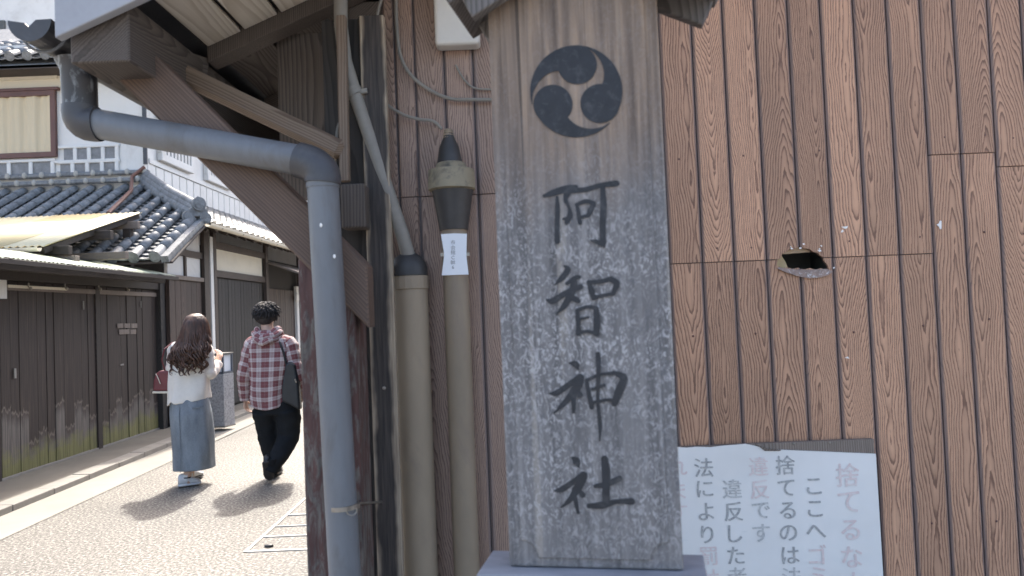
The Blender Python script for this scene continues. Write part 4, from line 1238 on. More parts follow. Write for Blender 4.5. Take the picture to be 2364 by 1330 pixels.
# front window with brown frame and curtain
wl, wr = -10.0, P(133, 290, YF).x
wz0, wz1 = P(60, 366, YF).z, P(60, 213, YF).z
win = MB().box(wl, wr, YF - .03, YF + .0, wz0, wz1).build('window', M_redbrown, house) if False else None
m = MB(); fw = .085
m.box(wl, wr, YF - .07, YF - .003, wz0, wz0 + fw); m.box(wl, wr, YF - .07, YF - .003, wz1 - fw, wz1); m.box(wr - fw, wr, YF - .069, YF - .003, wz0 + fw, wz1 - fw)
m.box(wl, wr + .06, YF - .085, YF - .003, wz1 + .001, wz1 + .05)
window = m.build('window', M_redbrown, house, bevel=.004)
m = MB()
K = 120
vs, fs = [], []
for k in range(K + 1):
    x = wl + (wr - fw - wl) * k / K
    dy = .018 * math.sin(x * 21) + .012 * math.sin(x * 47 + 1)
    vs += [(x, YF - .032 + dy * .6, wz0 + fw), (x, YF - .032 + dy, wz1 - fw)]
fs = [(2 * k, 2 * k + 2, 2 * k + 3, 2 * k + 1) for k in range(K)]
m.add(vs, fs); m.build('curtain', M_curtain, window, smooth='all')
# square tiles with raised white joints below the window
def ftile(px0, py0, px1, py1, nx):
    a, b = P(px0, py0, YF), P(px1, py1, YF)
    w = (b.x - a.x) / nx
    for k in range(nx):
        x0 = a.x + w * k
        MB().box(x0 + .035, x0 + w - .035, YF - .014, YF - .003, b.z + .025, a.z - .025).build('wall_tile', M_walltile, house, bevel=.004)
        MB().box(x0 + w - .034, x0 + w + .034, YF - .04, YF - .003, b.z + .02, a.z - .02).build('joint_bar', M_plaster, house, bevel=.015)
    MB().box(a.x - .05, b.x + .05, YF - .042, YF - .003, b.z - .026, b.z + .024).build('joint_bar', M_plaster, house, bevel=.012)
    MB().box(a.x - .05, b.x + .05, YF - .043, YF - .003, a.z - .024, a.z + .026).build('joint_bar', M_plaster, house, bevel=.012)
ftile(143, 341, 272, 371, 4)
ftile(135, 375, 272, 404, 4)
ftile(-78, 378, 124, 406, 4)
# street side: lattice windows and vertical cladding tiles under them
for (y0, y1) in ((12.98, 14.3), (14.95, 16.25), (16.95, 18.2), (18.9, 20.15), (20.85, 22.1), (22.8, 24.0)):
    z0, z1 = 4.5, 5.45
    m = MB()
    m.box(XS + .003, XS + .10, y0, y1, z0 - .13, z0); m.box(XS + .003, XS + .09, y0, y1, z1, z1 + .12)
    m.box(XS + .003, XS + .09, y0, y0 + .1, z0 + .001, z1 - .001); m.box(XS + .003, XS + .09, y1 - .1, y1, z0 + .001, z1 - .001)
    wnd = m.build('lattice_window', M_plaster, house, bevel=.01)
    MB().box(XS + .002, XS + .012, y0 + .1, y1 - .1, z0, z1).build('shadow_pane', M_void, wnd)
    nb_ = 8
    for k in range(nb_):
        yb = y0 + .1 + (y1 - y0 - .2) * (k + .5) / nb_
        MB().box(XS + .02, XS + .075, yb - .034, yb + .034, z0 + .0005, z1 - .0005).build('lattice_bar', M_plaster, wnd)
MB().box(XS + .003, XS + .045, YF + .1, 29, 4.25, 4.33).build('moulding', M_plaster, house)
yy = YF + .05
while yy < 24:
    MB().box(XS + .003, XS + .03, yy + .01, yy + .285, 3.80, 4.235).build('wall_tile', M_walltile if False else M_plaster, house, bevel=.006)
    yy += .305
# lamp-black drain pipe on the corner
beam('corner_pipe', (XS + .05, YF - .06, 4.2), (XS + .05, YF - .06, 6.2), .07, .07, M_pvc_dk, house, round_=True)
# ---- skirt roof
SLP = 0.53
ZW = 3.84
def zr(yv): return ZW - SLP * (YF - yv)          # front slope
YEV, XV = 9.86, -4.52
L3 = math.hypot(1, SLP)
# boarding under the tiles
m = MB(); YH = YF - (XV - XS)
m.prism([(x_, y_, zr(y_) - .07) for x_, y_ in ((XV, YEV), (XV, YH), (XS, YF), (-10, YF), (-10, YEV))], (0, 0, -.03))
skirt = m.build('skirt_roof', M_rafter, house)
rowp = 0.283
nT = 12
sl_dir = Vector((0, -1, -SLP)).normalized()
nrm = Vector((0, -SLP, 1)).normalized()
Ltot = (YF - YEV) * L3
tl_ = Ltot / nT
qf = Matrix((Vector((1, 0, 0)), -sl_dir, nrm)).transposed().to_quaternion()   # local: x across, -y down the slope, z out
# shared meshes
def roll_mesh(end=False):
    m = MB()
    n = 10
    rings = []
    for (yv, r) in ((0.0, .066), (-tl_ - .012, .075)):
        rings.append([(r * math.cos(math.pi * k / n), yv, r * math.sin(math.pi * k / n) * 1.0 + .02) for k in range(n + 1)])
    vs = rings[0] + rings[1]
    fs = [(k, k + 1, n + 2 + k, n + 1 + k) for k in range(n)]
    if end:
        b = len(vs)
        vs += [(0.08 * math.cos(2 * math.pi * k / 16), -tl_ - .013, .08 * math.sin(2 * math.pi * k / 16) + .012) for k in range(16)]
        fs.append(tuple(range(b, b + 16)))
        vs += [(0.062 * math.cos(2 * math.pi * k / 16), -tl_ - .022, .062 * math.sin(2 * math.pi * k / 16) + .012) for k in range(16)]
        fs.append(tuple(range(b + 16, b + 32)))
        fs += [(b + k, b + (k + 1) % 16, b + 16 + (k + 1) % 16, b + 16 + k) for k in range(16)]
    else: fs.append(tuple(range(n + 1, 2 * n + 2)))
    m.add(vs, fs)
    me = m.mesh('round_tile', Vector((0, 0, 0))); me.materials.append(M_tile)
    me.polygons.foreach_set('use_smooth', [len(p.vertices) == 4 for p in me.polygons])
    return me
def pan_mesh():
    """one bay of pan tiles in one course: sagging tile with a thick lower lip"""
    m = MB()
    n = 8
    vs = []
    for (yv, dz) in ((0.0, -.005), (-tl_ / 2 - .01, .026)):
        for t in (0, -.02):
            for k in range(n + 1):
                x = -rowp / 2 + rowp * k / n
                vs.append((x, yv, dz + t - .028 * math.cos(math.pi * (x / rowp)) ))
    k1 = n + 1
    fs = [(2 * k1 + i, 2 * k1 + i + 1, i + 1, i) for i in range(n)] + [(3 * k1 + i, 3 * k1 + i + 1, 2 * k1 + i + 1, 2 * k1 + i) for i in range(n)]
    m.add(vs, fs)
    me = m.mesh('pan_tile', Vector((0, 0, 0))); me.materials.append(M_tile)
    me.polygons.foreach_set('use_smooth', [True] * len(me.polygons))
    try: me.set_sharp_from_angle(angle=R(35))
    except Exception: pass
    return me
me_roll, me_end, me_pan = roll_mesh(), roll_mesh(True), pan_mesh()
def put(me, name, parent, loc, q):
    return place(me, name, None, parent, loc, rot=q)
top0 = Vector((0, YF - .02, ZW - .03))
nrows = 15
for r_ in range(nrows):
    x = XV - .1 - rowp * r_
    for k in range(nT):
        # rows far left only show above the yellow roof
        if r_ > 9 and k > 7: continue
        p = Vector((x, top0.y, top0.z)) + sl_dir * (tl_ * k)
        # the hip cuts off what lies beyond it
        yv = p.y - tl_ / L3
        if x > XS and (YF - p.y) < (x - XS) * 1.0 - .28: continue
        put(me_end if k == nT - 1 else me_roll, 'round_tile', skirt, p + nrm * .012, qf)
for r_ in range(nrows):
    x = XV - .1 - rowp * (r_ + .5)
    for k in range(nT * 2):
        if r_ > 8 and k > 15: continue
        p = Vector((x, top0.y, top0.z)) + sl_dir * (tl_ / 2 * k)
        if x > XS and (YF - p.y) < (x - XS) - .2: continue
        put(me_pan, 'pan_tile', skirt, p + nrm * .004, qf)
# half bay of lip tiles along the verge
for k in range(nT * 2):
    p = Vector((XV + .02, top0.y, top0.z)) + sl_dir * (tl_ / 2 * k)
    if (YF - p.y) < (XV - XS) - .05: continue
    m = MB(); m.box(-.05, .05, -tl_ / 2 - .01, 0.0, -.06, .03)
    put_me = m.mesh('verge_tile', Vector((0, 0, 0)))
    place(put_me, 'verge_tile', M_tile, skirt, p, rot=qf)
# verge board
beam('verge_board', (XV + .05, YEV + .03, zr(YEV) - .09), (XV + .05, 11.0, zr(11.0) - .09), .03, .10, M_fencedark, house, up=(1, 0, 0))
# ridge course at the wall: two stepped bands with pale mortar bumps
for (dz, dy, n0) in ((.10, -.10, 0), (.235, -.04, 1)):
    beam('ridge_course', (-10.4, YF + dy, ZW + dz), (XS + .1, YF + dy, ZW + dz), .10, .075, M_tile, house, bevel=.02)
    for k in range(15):
        x = XS - .05 - rowp * k + (.09 if n0 else 0)
        m = MB(); m.ball((x, YF + dy - .05, ZW + dz + .005), .042, .03, .055, 10, 7); m.build('mortar_bump', M_tile_pale, house, smooth=True)
# hip ridge down to the corner
h0, h1 = Vector((XS + .02, YF - .02, ZW + .12)), Vector((XV - .02, YF - (XV - XS) - .02, zr(YF - (XV - XS)) + .12))
m = MB()
for (dz, r) in ((-.05, .11), (.03, .085), (.095, .062)):
    m.tube([h0 + Vector((0, 0, dz)), mid(h0, h1, .5) + Vector((0, 0, dz - .035)), h1 + Vector((0, 0, dz))], r, 10)
m.build('hip_ridge', M_tile, house, smooth=True)
# ornamental hip end: stacked discs and a shouldered face
m = MB(); fd = Vector((1, -1, 0)).normalized()
def disc(m, c, r, dep):
    m.tube([c, c + fd * dep], r, 16)
    m.tube([c + fd * dep, c + fd * (dep + .012)], r * .72, 16)
disc(m, h1 + Vector((.02, -.02, .10)), .10, .06)
disc(m, h1 + Vector((.08, .06, -.10)), .085, .05)
disc(m, h1 + Vector((-.10, -.10, -.09)), .085, .05)
m.build('hip_end_tile', M_tile, house, smooth=True)
m = MB(); sd = Vector((1, 1, 0)).normalized()
pts = [(-.15, -.08), (.15, -.08), (.13, .02), (.08, .06), (.07, .16), (0, .22), (-.07, .16), (-.08, .06), (-.13, .02)]
m.prism([h1 + sd * a + Vector((0, 0, b)) for a, b in pts], fd * .05); m.build('hip_end_plate', M_tile, house, bevel=.006)
# street-side slope of the skirt roof
YH = YF - (XV - XS)
m = MB(); zse = zr(YH)
m.prism([(XV, YH, zse - .02), (XS, YF, ZW - .02), (XS, 30, ZW - .02), (XV, 30, zse - .02)], (0, 0, -.035))
side = m.build('side_roof', M_rafter, house)
qs = Matrix((Vector((0, 1, 0)), Vector((-1, 0, SLP)).normalized(), Vector((SLP, 0, 1)).normalized())).transposed().to_quaternion()
sd_dir = Vector((1, 0, -SLP)).normalized(); sn = Vector((SLP, 0, 1)).normalized()
Ls = (XV - XS) * L3
nS = int(Ls / (tl_ / 2)) + 1
yv = YH + .2
while yv < 20.5:
    for k in range(nS):
        p = Vector((XS, yv, ZW)) + sd_dir * (tl_ / 2 * k)
        if (yv - YF) < 0 and (YF - yv) > (p.x - XS) + .12: continue
        put(me_pan, 'pan_tile', side, p + sn * .03, qs)
    yv += rowp
# eave-end lips
yv = YH + .1
while yv < 20.5:
    m = MB(); c = Vector((XV + .03, yv, zse - .0)); m.tube([c, c + Vector((.035, 0, -.02))], .055, 10); m.build('eave_tile', M_tile, side, smooth=True)
    yv += rowp / 1.0
m = MB(); halfpipe(m, XV + .10, zse - .05, .055, YH + .05, 21, .004, 10); m.build('side_gutter', M_cream, house, smooth=True)
for yv in [YH + .5 + .9 * k for k in range(10)]:
    m = MB(); m.tube([(XV - .02, yv, zse - .03), (XV + .05, yv, zse - .11), (XV + .16, yv, zse - .08)], .008, 6); m.build('gutter_bracket', M_metal, house, smooth=True)
for yv in [YH + .3 + .42 * k for k in range(22)]:
    xh_ = max(XS + .2, XS + (YF - yv) + .25)
    beam('rafter', (xh_, yv, ZW - .26 + SLP * (XS + .2 - xh_)), (XV - .02, yv, zse - .09), .06, .07, M_rafter, house)
# thin rusty rain pipe lying on the tiles
m = MB()
def onroof(px, py, h=.13):
    d = ray(px, py); o = Vector((0, 0, CAM_H))
    k = (ZW + h - SLP * YF - o.z) / (d.z - SLP * d.y)
    return o + d * k
rp = [P(334, 385, 12.42), P(305, 408, 12.38), onroof(303, 440), onroof(250, 492)]
m.tube(rp, .03, 8); m.build('roof_drain', M_iron, house, smooth=True)
# ---- ground floor facing the street
XG = -4.95
MB().box(-12, XG - .08, 10.95, 30, 0.05, 2.80).build('ground_wall', M_black, house)
def gpan(name, y0, y1, z0, z1, mat, dx=0.0, t=.06):
    return MB().box(XG - t + dx, XG + dx, y0, y1, z0, z1).build(name, mat, house, bevel=.003)
for (y0, y1) in ((10.97, 11.5), (11.56, 12.12)):
    gpan('plaster_panel', y0, y1, 2.26, 2.56, M_plaster, -.03)
    gpan('plaster_panel', y0, y1, 2.66, 2.83 if y0 < 11.2 else 3.08, M_plaster, -.03)
gpan('timber_post', 11.5, 11.56, 2.2, 3.0, M_rafter)
gpan('timber_rail', 10.95, 12.15, 2.56, 2.66, M_rafter, .004)
gpan('timber_rail', 10.95, 12.15, 2.19, 2.255, M_batten, .02)
yb = 10.97
while yb < 12.1:
    gpan('plank', yb, yb + .185, 0.1, 2.185, M_boards, -.012 + rng.uniform(-.003, .003)); yb += .19
gpan('timber_post', 12.15, 12.36, .05, 3.1, M_rafter, .03)
gpan('white_strip', 12.40, 12.52, .05, 2.95, M_plaster, .03)
gpan('timber_post', 12.54, 12.66, .05, 3.1, M_rafter, .03)
gpan('base_stone', 10.95, 12.6, .05, .10, M_stone, .05)
# entrance bay: plaster lintel over a deep dark doorway with boarded leaf
gpan('plaster_lintel', 12.68, 15.1, 2.42, 2.78, M_cream, -.02)
gpan('timber_rail', 12.66, 15.2, 2.30, 2.415, M_rafter, .01)
gpan('timber_rail', 12.66, 15.2, 2.785, 2.9, M_rafter, .01)
yb = 12.7
while yb < 15.1:
    gpan('plank', yb, yb + .145, .1, 2.29, M_black, -.03 + rng.uniform(-.002, .002)); yb += .15
gpan('timber_post', 15.2, 15.36, .05, 3.2, M_rafter, .03)
yb = 15.4
while yb < 17.2:
    gpan('plank', yb, yb + .145, .1, 2.2, M_boards, -.03 + rng.uniform(-.002, .002)); yb += .15
gpan('white_strip', 17.3, 17.48, .05, 2.3, M_plaster, .03)
gpan('white_strip', 17.75, 18.0, 1.8, 2.3, M_plaster, .03)
gpan('timber_post', 17.52, 17.7, .05, 3.2, M_rafter, .04)
gpan('plank', 18.05, 22, .1, 2.3, M_redbrown, -.02)
m = MB(); m.box(XG - .0, XG + .06, 17.2, 17.42, 1.98, 2.12); m.build('meter_box', M_box, house, bevel=.01)
# small lean-to eave over the far entrance
m = MB(); m.prism([(XG + .75, 15.3, 2.42), (XG - .05, 15.3, 2.72), (XG - .05, 15.3, 2.76), (XG + .75, 15.3, 2.46)], (0, 4, 0)); m.build('lean_to_roof', M_batten, house)
# upper roof: front slope with tiles showing at the top left, street slope above the lattice windows
ZU = 5.75
qu = qf
up_root = MB().box(-14.4, XS + .6, YF - .42, 31, ZU, ZU + .06).build('upper_eave', M_rafter, house)
m = MB(); m.prism([(-14.4, YF - .42, ZU + .065), (XS + .6, YF - .42, ZU + .065), (XS + .6 - 2.4, YF + 1.65, ZU + 1.5), (-14.4, YF + 1.65, ZU + 1.5)], (0, 0, -.05)); m.v = m.v
m.build('upper_roof', M_tile, house)
m = MB(); m.prism([(XS + .6, YF - .42, ZU + .065), (XS + .6, 31, ZU + .065), (XS - 1.8, 31, ZU + 1.5), (XS - 1.8, YF + 1.65, ZU + 1.5)], (0, 0, -.05)); m.build('upper_roof', M_tile, house)
upr = house
for r_ in range(11):
    x = -8.0 - .0 + .0 - rowp * r_ + 1.2
    for k in range(6):
        p = Vector((x, YF + .88, ZU + .09 + .6 * 1.3 + .03)) + sl_dir * (tl_ * k)
        put(me_end if k == 5 else me_roll, 'round_tile', house, p, qf)
    for k in range(12):
        p = Vector((x + rowp / 2, YF + .88, ZU + .09 + .6 * 1.3 + .01)) + sl_dir * (tl_ / 2 * k)
        put(me_pan, 'pan_tile', house, p, qf)
# taller white gable behind, with a small dark window
tower = root('white_storehouse', 'tall white storehouse wall with small dark window behind the tiled roof', 'building', (-12, 19, 0))
MB().box(-17, -10.2, 17.5, 24, 0, 10.5).build('wall', M_plaster, tower)
a, b = P(-12, 50, 17.5), P(14, 74, 17.5)
wd = MB().box(a.x, b.x, 17.44, 17.49, b.z, a.z).build('window', M_void, tower)
MB().box(a.x - .1, b.x + .1, 17.42, 17.498, b.z - .12, b.z - .01).build('sill', M_plaster, wd)
m = MB(); m.prism([(-17.6, 16.9, 10.5), (-9.6, 16.9, 10.5), (-13.6, 16.9, 12.8)], (0, 7.8, 0)); m.build('roof', M_tile, tower)

# ---- far end of the street
def far_house(x0, x1, y0, y1, h, label, facing):
    r = root('far_house', label, 'house', ((x0 + x1) / 2, (y0 + y1) / 2, 0))
    MB().box(x0, x1, y0, y1, 0, h).build('wall', M_plaster, r)
    ov = .6
    m = MB()
    if facing == 'x':
        m.prism([(x0 - ov, y0 - ov, h - .1), (x1 + ov, y0 - ov, h - .1), ((x0 + x1) / 2, y0 - ov, h + (x1 - x0) * .28)], (0, y1 - y0 + 2 * ov, 0))
    else:
        m.prism([(x0 - ov, y0 - ov, h - .1), (x0 - ov, y1 + ov, h - .1), (x0 - ov, (y0 + y1) / 2, h + (y1 - y0) * .28)], (x1 - x0 + 2 * ov, 0, 0))
    m.build('roof', M_tile, r)
    for k in range(3):
        xx = x0 + (x1 - x0) * (k + .5) / 3
        w = MB().box(xx - .5, xx + .5, y0 - .03, y0 - .003, h - 2.2, h - 1.1).build('window', M_void, r)
        MB().box(xx - .6, xx + .6, y0 - .06, y0 - .002, h - 2.35, h - 2.21).build('sill', M_rafter, w)
    MB().box(x0 + .2, x1 - .2, y0 - .04, y0 - .004, .1, 2.2).build('board_front', M_boards, r)
far_house(-13, -6.2, 34, 44, 6.0, 'plaster house beyond the skirt-roofed one on the left of the street', 'x')
far_house(-4, 6, 62, 70, 6.2, 'house closing the far end of the street', 'y')
far_house(3.2, 11, 14, 26, 5.8, 'plaster house behind the brown board-clad building', 'x')

# ---- granite lamp pillar on the pavement
lb = Vector((-4.20, 10.85, 0.05))
lamp = root('lamp_pillar', 'low granite lamp pillar with frosted square lantern on the pavement', 'lamp', lb)
M_frost = mat_plain('frosted_glass', (0.78, 0.80, 0.83), 0.5, 0.04, 6)
M_lampmetal = mat_plain('lamp_bronze', (0.10, 0.11, 0.13), 0.45, 0.15, 10)
zt0 = P(518, 862, lb.y).z; zt1 = P(518, 814, lb.y).z
ar = R(-14)
def rbox(m, hx, hy, z0, z1, cx=0, cy=0):
    b = MB().box(-hx + cx, hx + cx, -hy + cy, hy + cy, z0, z1)
    c, s = math.cos(ar), math.sin(ar)
    b.v = [Vector((lb.x + p.x * c - p.y * s, lb.y + p.x * s + p.y * c, p.z)) for p in b.v]
    m.add(b.v, b.f); return m
rbox(MB(), .122, .122, .05, zt0).build('pillar', M_granite, lamp, bevel=.006)
rbox(MB(), .132, .132, .05, .075).build('foot', M_stone, lamp, bevel=.006)
m = MB()
for sx in (-1, 1):
    for sy in (-1, 1): rbox(m, .014, .014, zt0 + .001, zt1 - .02, sx * .105, sy * .105)
rbox(m, .119, .119, zt0 + .0, zt0 + .03); rbox(m, .119, .119, zt1 - .03, zt1 - .016)
m.build('lantern_frame', M_lampmetal, lamp, bevel=.002)
rbox(MB(), .125, .125, zt1 - .015, zt1).build('lantern_cap', M_stone, lamp, bevel=.004)
rbox(MB(), .098, .098, zt0 + .031, zt1 - .031).build('lantern_glass', M_frost, lamp)

# ================================================================ PEOPLE
M_skin = mat_plain('skin', (0.55, 0.36, 0.27), 0.55, 0.06, 12)
M_knit = mat_plain('white_knit', (0.74, 0.70, 0.64), 0.9, 0.05, 30, bump=0.25, fine=220)
def mat_denim():
    t = NT('blue_grey_denim')
    co = t.co()
    a = t.noise(t.mapping(co, (9, 9, 3)), 1.0, 4, 0.6)
    b = t.noise(t.mapping(co, (260, 260, 60)), 1.0, 2, 0.5)
    c = t.ramp(t.math('ADD', t.math('MULTIPLY', a, .7), t.math('MULTIPLY', b, .3)), [(0.32, (0.125, 0.15, 0.18)), (0.68, (0.27, 0.305, 0.34))])
    t.bump(b, 0.2, 0.002)
    return t.done(c, 0.85)
M_denim = mat_denim()
M_black_cloth = mat_plain('black_cloth', (0.016, 0.018, 0.021), 0.9, 0.2, 10, spec=0.2)
M_leather = mat_plain('black_leather', (0.015, 0.018, 0.022), 0.45, 0.25, 14, bump=0.3)
M_burg = mat_plain('burgundy_leather', (0.14, 0.028, 0.035), 0.42, 0.15, 12)
M_sole = mat_plain('dark_rubber', (0.035, 0.033, 0.032), 0.8, 0.25, 30)
M_canvas = mat_plain('white_canvas', (0.62, 0.62, 0.63), 0.8, 0.08, 20)
M_sock = mat_plain('white_sock', (0.70, 0.69, 0.68), 0.9, 0.05, 40)
def mat_hair(name, a, b, rough):
    t = NT(name)
    n = t.noise(t.mapping(t.co(), (70, 70, 8)), 1.0, 3, 0.6)
    c = t.ramp(n, [(0.3, a), (0.72, b)])
    t.bump(n, 0.5, 0.004)
    m = t.done(c, rough)
    return m
M_hairw = mat_hair('brown_hair', (0.024, 0.012, 0.008), (0.115, 0.054, 0.032), 0.5)
M_hairm = mat_hair('black_hair', (0.010, 0.009, 0.010), (0.04, 0.034, 0.032), 0.62)
def mat_plaid():
    t = NT('maroon_plaid_cotton')
    uv = t.sep(t.co('UV'))
    def band(x, off, lo, hi):
        f = t.math('FRACT', t.math('ADD', t.math('DIVIDE', x, 0.088), off))
        return t.math('MULTIPLY', t.math('GREATER_THAN', f, lo), t.math('LESS_THAN', f, hi))
    bu, bv = band(uv[0], 0.0, 0.0, 0.42), band(uv[1], 0.3, 0.0, 0.40)
    lu, lv = band(uv[0], 0.0, 0.17, 0.25), band(uv[1], 0.3, 0.16, 0.24)
    du, dv = band(uv[0], 0.0, 0.68, 0.73), band(uv[1], 0.3, 0.67, 0.72)
    f = t.math('MULTIPLY', t.math('ADD', bu, bv), 0.42)
    f = t.math('SUBTRACT', f, t.math('MULTIPLY', t.math('ADD', lu, lv), 0.14))
    f = t.math('ADD', f, t.math('MULTIPLY', t.math('ADD', du, dv), 0.10))
    n = t.noise(t.mapping(t.co(), (1, 1, 1)), 130, 2, 0.6)
    f = t.math('ADD', f, t.math('MULTIPLY', t.math('SUBTRACT', n, 0.5), 0.35), clamp=True)
    c = t.mix(f, (0.18, 0.058, 0.064), (0.60, 0.56, 0.55))
    return t.done(c, 0.9)
M_plaid = mat_plaid()

def remeshed(mb, name, voxel, smooth=4):
    ob = bpy.data.objects.new('tmp', mb.mesh('tmp', Vector((0, 0, 0))))
    COL.objects.link(ob)
    md = ob.modifiers.new('r', 'REMESH'); md.mode = 'VOXEL'; md.voxel_size = voxel; md.use_smooth_shade = True
    sm = ob.modifiers.new('s', 'SMOOTH'); sm.factor = 0.5; sm.iterations = smooth
    me = eval_mesh(ob, name)
    bpy.data.objects.remove(ob)
    me.materials.clear()
    me.polygons.foreach_set('use_smooth', [True] * len(me.polygons))
    return me
def hand(m, wrist, d, side, curl, palm_dir):
    """palm and five fingers hanging from the wrist along d; side = thumb side"""
    d, side, pd = Vector(d).normalized(), Vector(side).normalized(), Vector(palm_dir).normalized()
    w = Vector(wrist)
    m.tube([w, w + d * .035, w + d * .085], [.024, .034, .036], 10, flat=.5)
    for k, (off, L) in enumerate(((.028, .068), (.010, .076), (-.009, .071), (-.027, .056))):
        a = w + d * .075 + side * off
        p1 = a + d * L * .45 + pd * L * .12 * curl
        p2 = p1 + d * L * .30 + pd * L * .30 * curl
        p3 = p2 + d * L * .12 + pd * L * .34 * curl
        m.tube([a - d * .02, a, p1, p2, p3], [.0085, .009, .0085, .008, .006], 8)
    a = w + d * .03 + side * .028
    p1 = a + d * .025 + side * .026 + pd * .010
    m.tube([a - side * .012, a, p1, p1 + d * .032 + side * .006 + pd * .012], [.012, .0115, .010, .007], 8)
def head_parts(m, c, yaw=0.0, s=1.0):
    """skull, jaw, nose, ears, brow and lips; face towards +Y turned by yaw"""
    c = Vector(c)
    def r(x, y, z):
        cy, sy = math.cos(yaw), math.sin(yaw)
        return c + Vector((x * cy - y * sy, x * sy + y * cy, z)) * s
    m.ball(r(0, -.008, .02), .076 * s, .094 * s, .098 * s)
    m.ball(r(0, .03, -.055), .055 * s, .058 * s, .062 * s)
    m.tube([r(0, .088, .012), r(0, .108, -.018), r(0, .098, -.03)], [.008 * s, .014 * s, .015 * s], 8)
    m.ball(r(0, .083, -.062), .024 * s, .012 * s, .008 * s)
    m.ball(r(-.03, .075, .015), .016 * s, .014 * s, .009 * s); m.ball(r(.03, .075, .015), .016 * s, .014 * s, .009 * s)
    for k in (-1, 1): m.ball(r(.079 * k, -.002, -.012), .012 * s, .022 * s, .034 * s)
def cloth_loft(rings, uvlen=None, n=44, folds=0.006, seed=0, hem=None, cap=False, sq=2.4):
    """rings: (centre Vector, half width x, half depth y); soft folds run down the cloth"""
    rr = random.Random(seed)
    ph = [rr.uniform(0, 6.28) for _ in range(6)]
    out, lens, L = [], [], 0.0
    dense = []
    for i in range(len(rings) - 1):
        for k in range(5):
            t = k / 5
            s = t * t * (3 - 2 * t) if False else t
            a, b = rings[i], rings[i + 1]
            dense.append((a[0].lerp(b[0], s), a[1] + (b[1] - a[1]) * s, a[2] + (b[2] - a[2]) * s))
    dense.append(rings[-1])
    for j, (c, rx, ry) in enumerate(dense):
        t = j / (len(dense) - 1)
        if j: L += (c - dense[j - 1][0]).length
        lens.append(L)
        ring = []
        for k in range(n):
            a = 2 * math.pi * k / n
            ca, sa = math.cos(a), math.sin(a)
            e = 2.0 / sq
            x = rx * math.copysign(abs(ca) ** e, ca); y = ry * math.copysign(abs(sa) ** e, sa)
            f = folds * (0.3 + t) * (math.sin(5 * a + ph[0] + 4 * t) + .7 * math.sin(9 * a + ph[1] - 5 * t) + .5 * math.sin(3 * a + 11 * t + ph[2]) + .5 * math.sin(14 * t + 2 * a + ph[3]))
            q = Vector((x, y, 0))
            ql = max(q.length, 1e-5)
            q *= 1 + f / ql
            p = c + q
            if hem and t > .6: p.z += hem(a) * (t - .6) / .4
            ring.append(p)
        out.append(ring)
    m = MB()
    m.ring_loft(out, cap, (uvlen, lens) if uvlen else None)
    return m
def cloth(m, name, mat, parent, thick=0.006, sub=1):
    o = m.build(name, mat, parent, smooth='all', org=WL[parent])
    sd = o.modifiers.new('thick', 'SOLIDIFY'); sd.thickness = thick; sd.offset = 0.0
    if sub:
        s = o.modifiers.new('sub', 'SUBSURF'); s.levels = s.render_levels = sub
    return o

# ---------------------------------------------------------------- woman
WY = 7.2
def w(px, py, dy=0.0):
    p = P(px, py, WY); p.y += dy; return p
worg = w(435, 1122); worg.z = 0.0
m = MB()
hc = w(452, 757, .0)
head_parts(m, hc, R(8), .97)
m.tube([hc + Vector((0, -.01, -.05)), w(447, 790, -.005), w(443, 812, 0)], [.05, .05, .07], 14)
m.tube([w(443, 806, 0), w(440, 850, .0), w(438, 895, 0), w(440, 930, 0), w(441, 960, 0)], [.075, .085, .08, .098, .09], 18, flat=1.4)
sh_l, el_l, ha_l = w(403, 808, 0), w(395, 868, .02), w(408, 905, .16)
sh_r, el_r, ha_r = w(476, 808, 0), w(482, 864, .03), w(488, 838, .20)
m.tube([w(440, 805, 0), sh_l, mid(sh_l, el_l, .5), el_l, mid(el_l, ha_l, .6), ha_l], [.06, .046, .04, .034, .03, .021], 12)
m.tube([w(440, 805, 0), sh_r, mid(sh_r, el_r, .5), el_r, mid(el_r, ha_r, .6), ha_r], [.06, .046, .04, .034, .03, .021], 12)
hand(m, ha_r, (-.15, .5, .55), (-1, .2, 0), 1.1, (-.6, 0.4, .2))
hand(m, ha_l, (.2, .7, -.4), (1, 0, .3), .8, (.3, .2, -.6))
for (hx, kx, ax, ady, kdy) in ((424, 424, 424, .17, .12), (455, 450, 438, -.06, 0.02)):
    m.tube([w(hx, 950, 0), w(kx, 1020, kdy), w((kx + ax) / 2, 1055, (kdy + ady) / 2), w(ax, 1098, ady)], [.08, .055, .05, .034], 12)
foot_a = w(438, 1112, -.06)
m.tube([w(438, 1098, -.06), w(440, 1110, -.05), w(452, 1112, .03)], [.030, .026, .018], 10)
m.tube([w(424, 1096, .17), w(424, 1106, .18), w(426, 1108, .27)], [.030, .026, .018], 10)
me = remeshed(m, 'person', .0075)
for v in me.vertices: v.co -= worg
woman = place(me, 'person', M_skin, None, worg)
tag(woman, 'woman with long wavy brown hair, white top and blue-grey denim skirt walking away', 'person')
rings = [(w(447, 786, 0), .062, .06), (w(444, 792, 0), .12, .085), (w(441, 800, 0), .160, .10), (w(439, 830, 0), .175, .118), (w(437, 870, 0), .177, .125), (w(436, 905, 0), .188, .135), (w(435, 928, 0), .195, .142)]
def whem(a):  # notched back hem
    x = math.cos(a); back = math.sin(a) < 0
    return (0.045 * max(0, 1 - abs(x + .45) / .16) if back else 0) + .03 * x
cloth(cloth_loft(rings, folds=.006, seed=3, hem=whem), 'knit_top', M_knit, woman, .009)
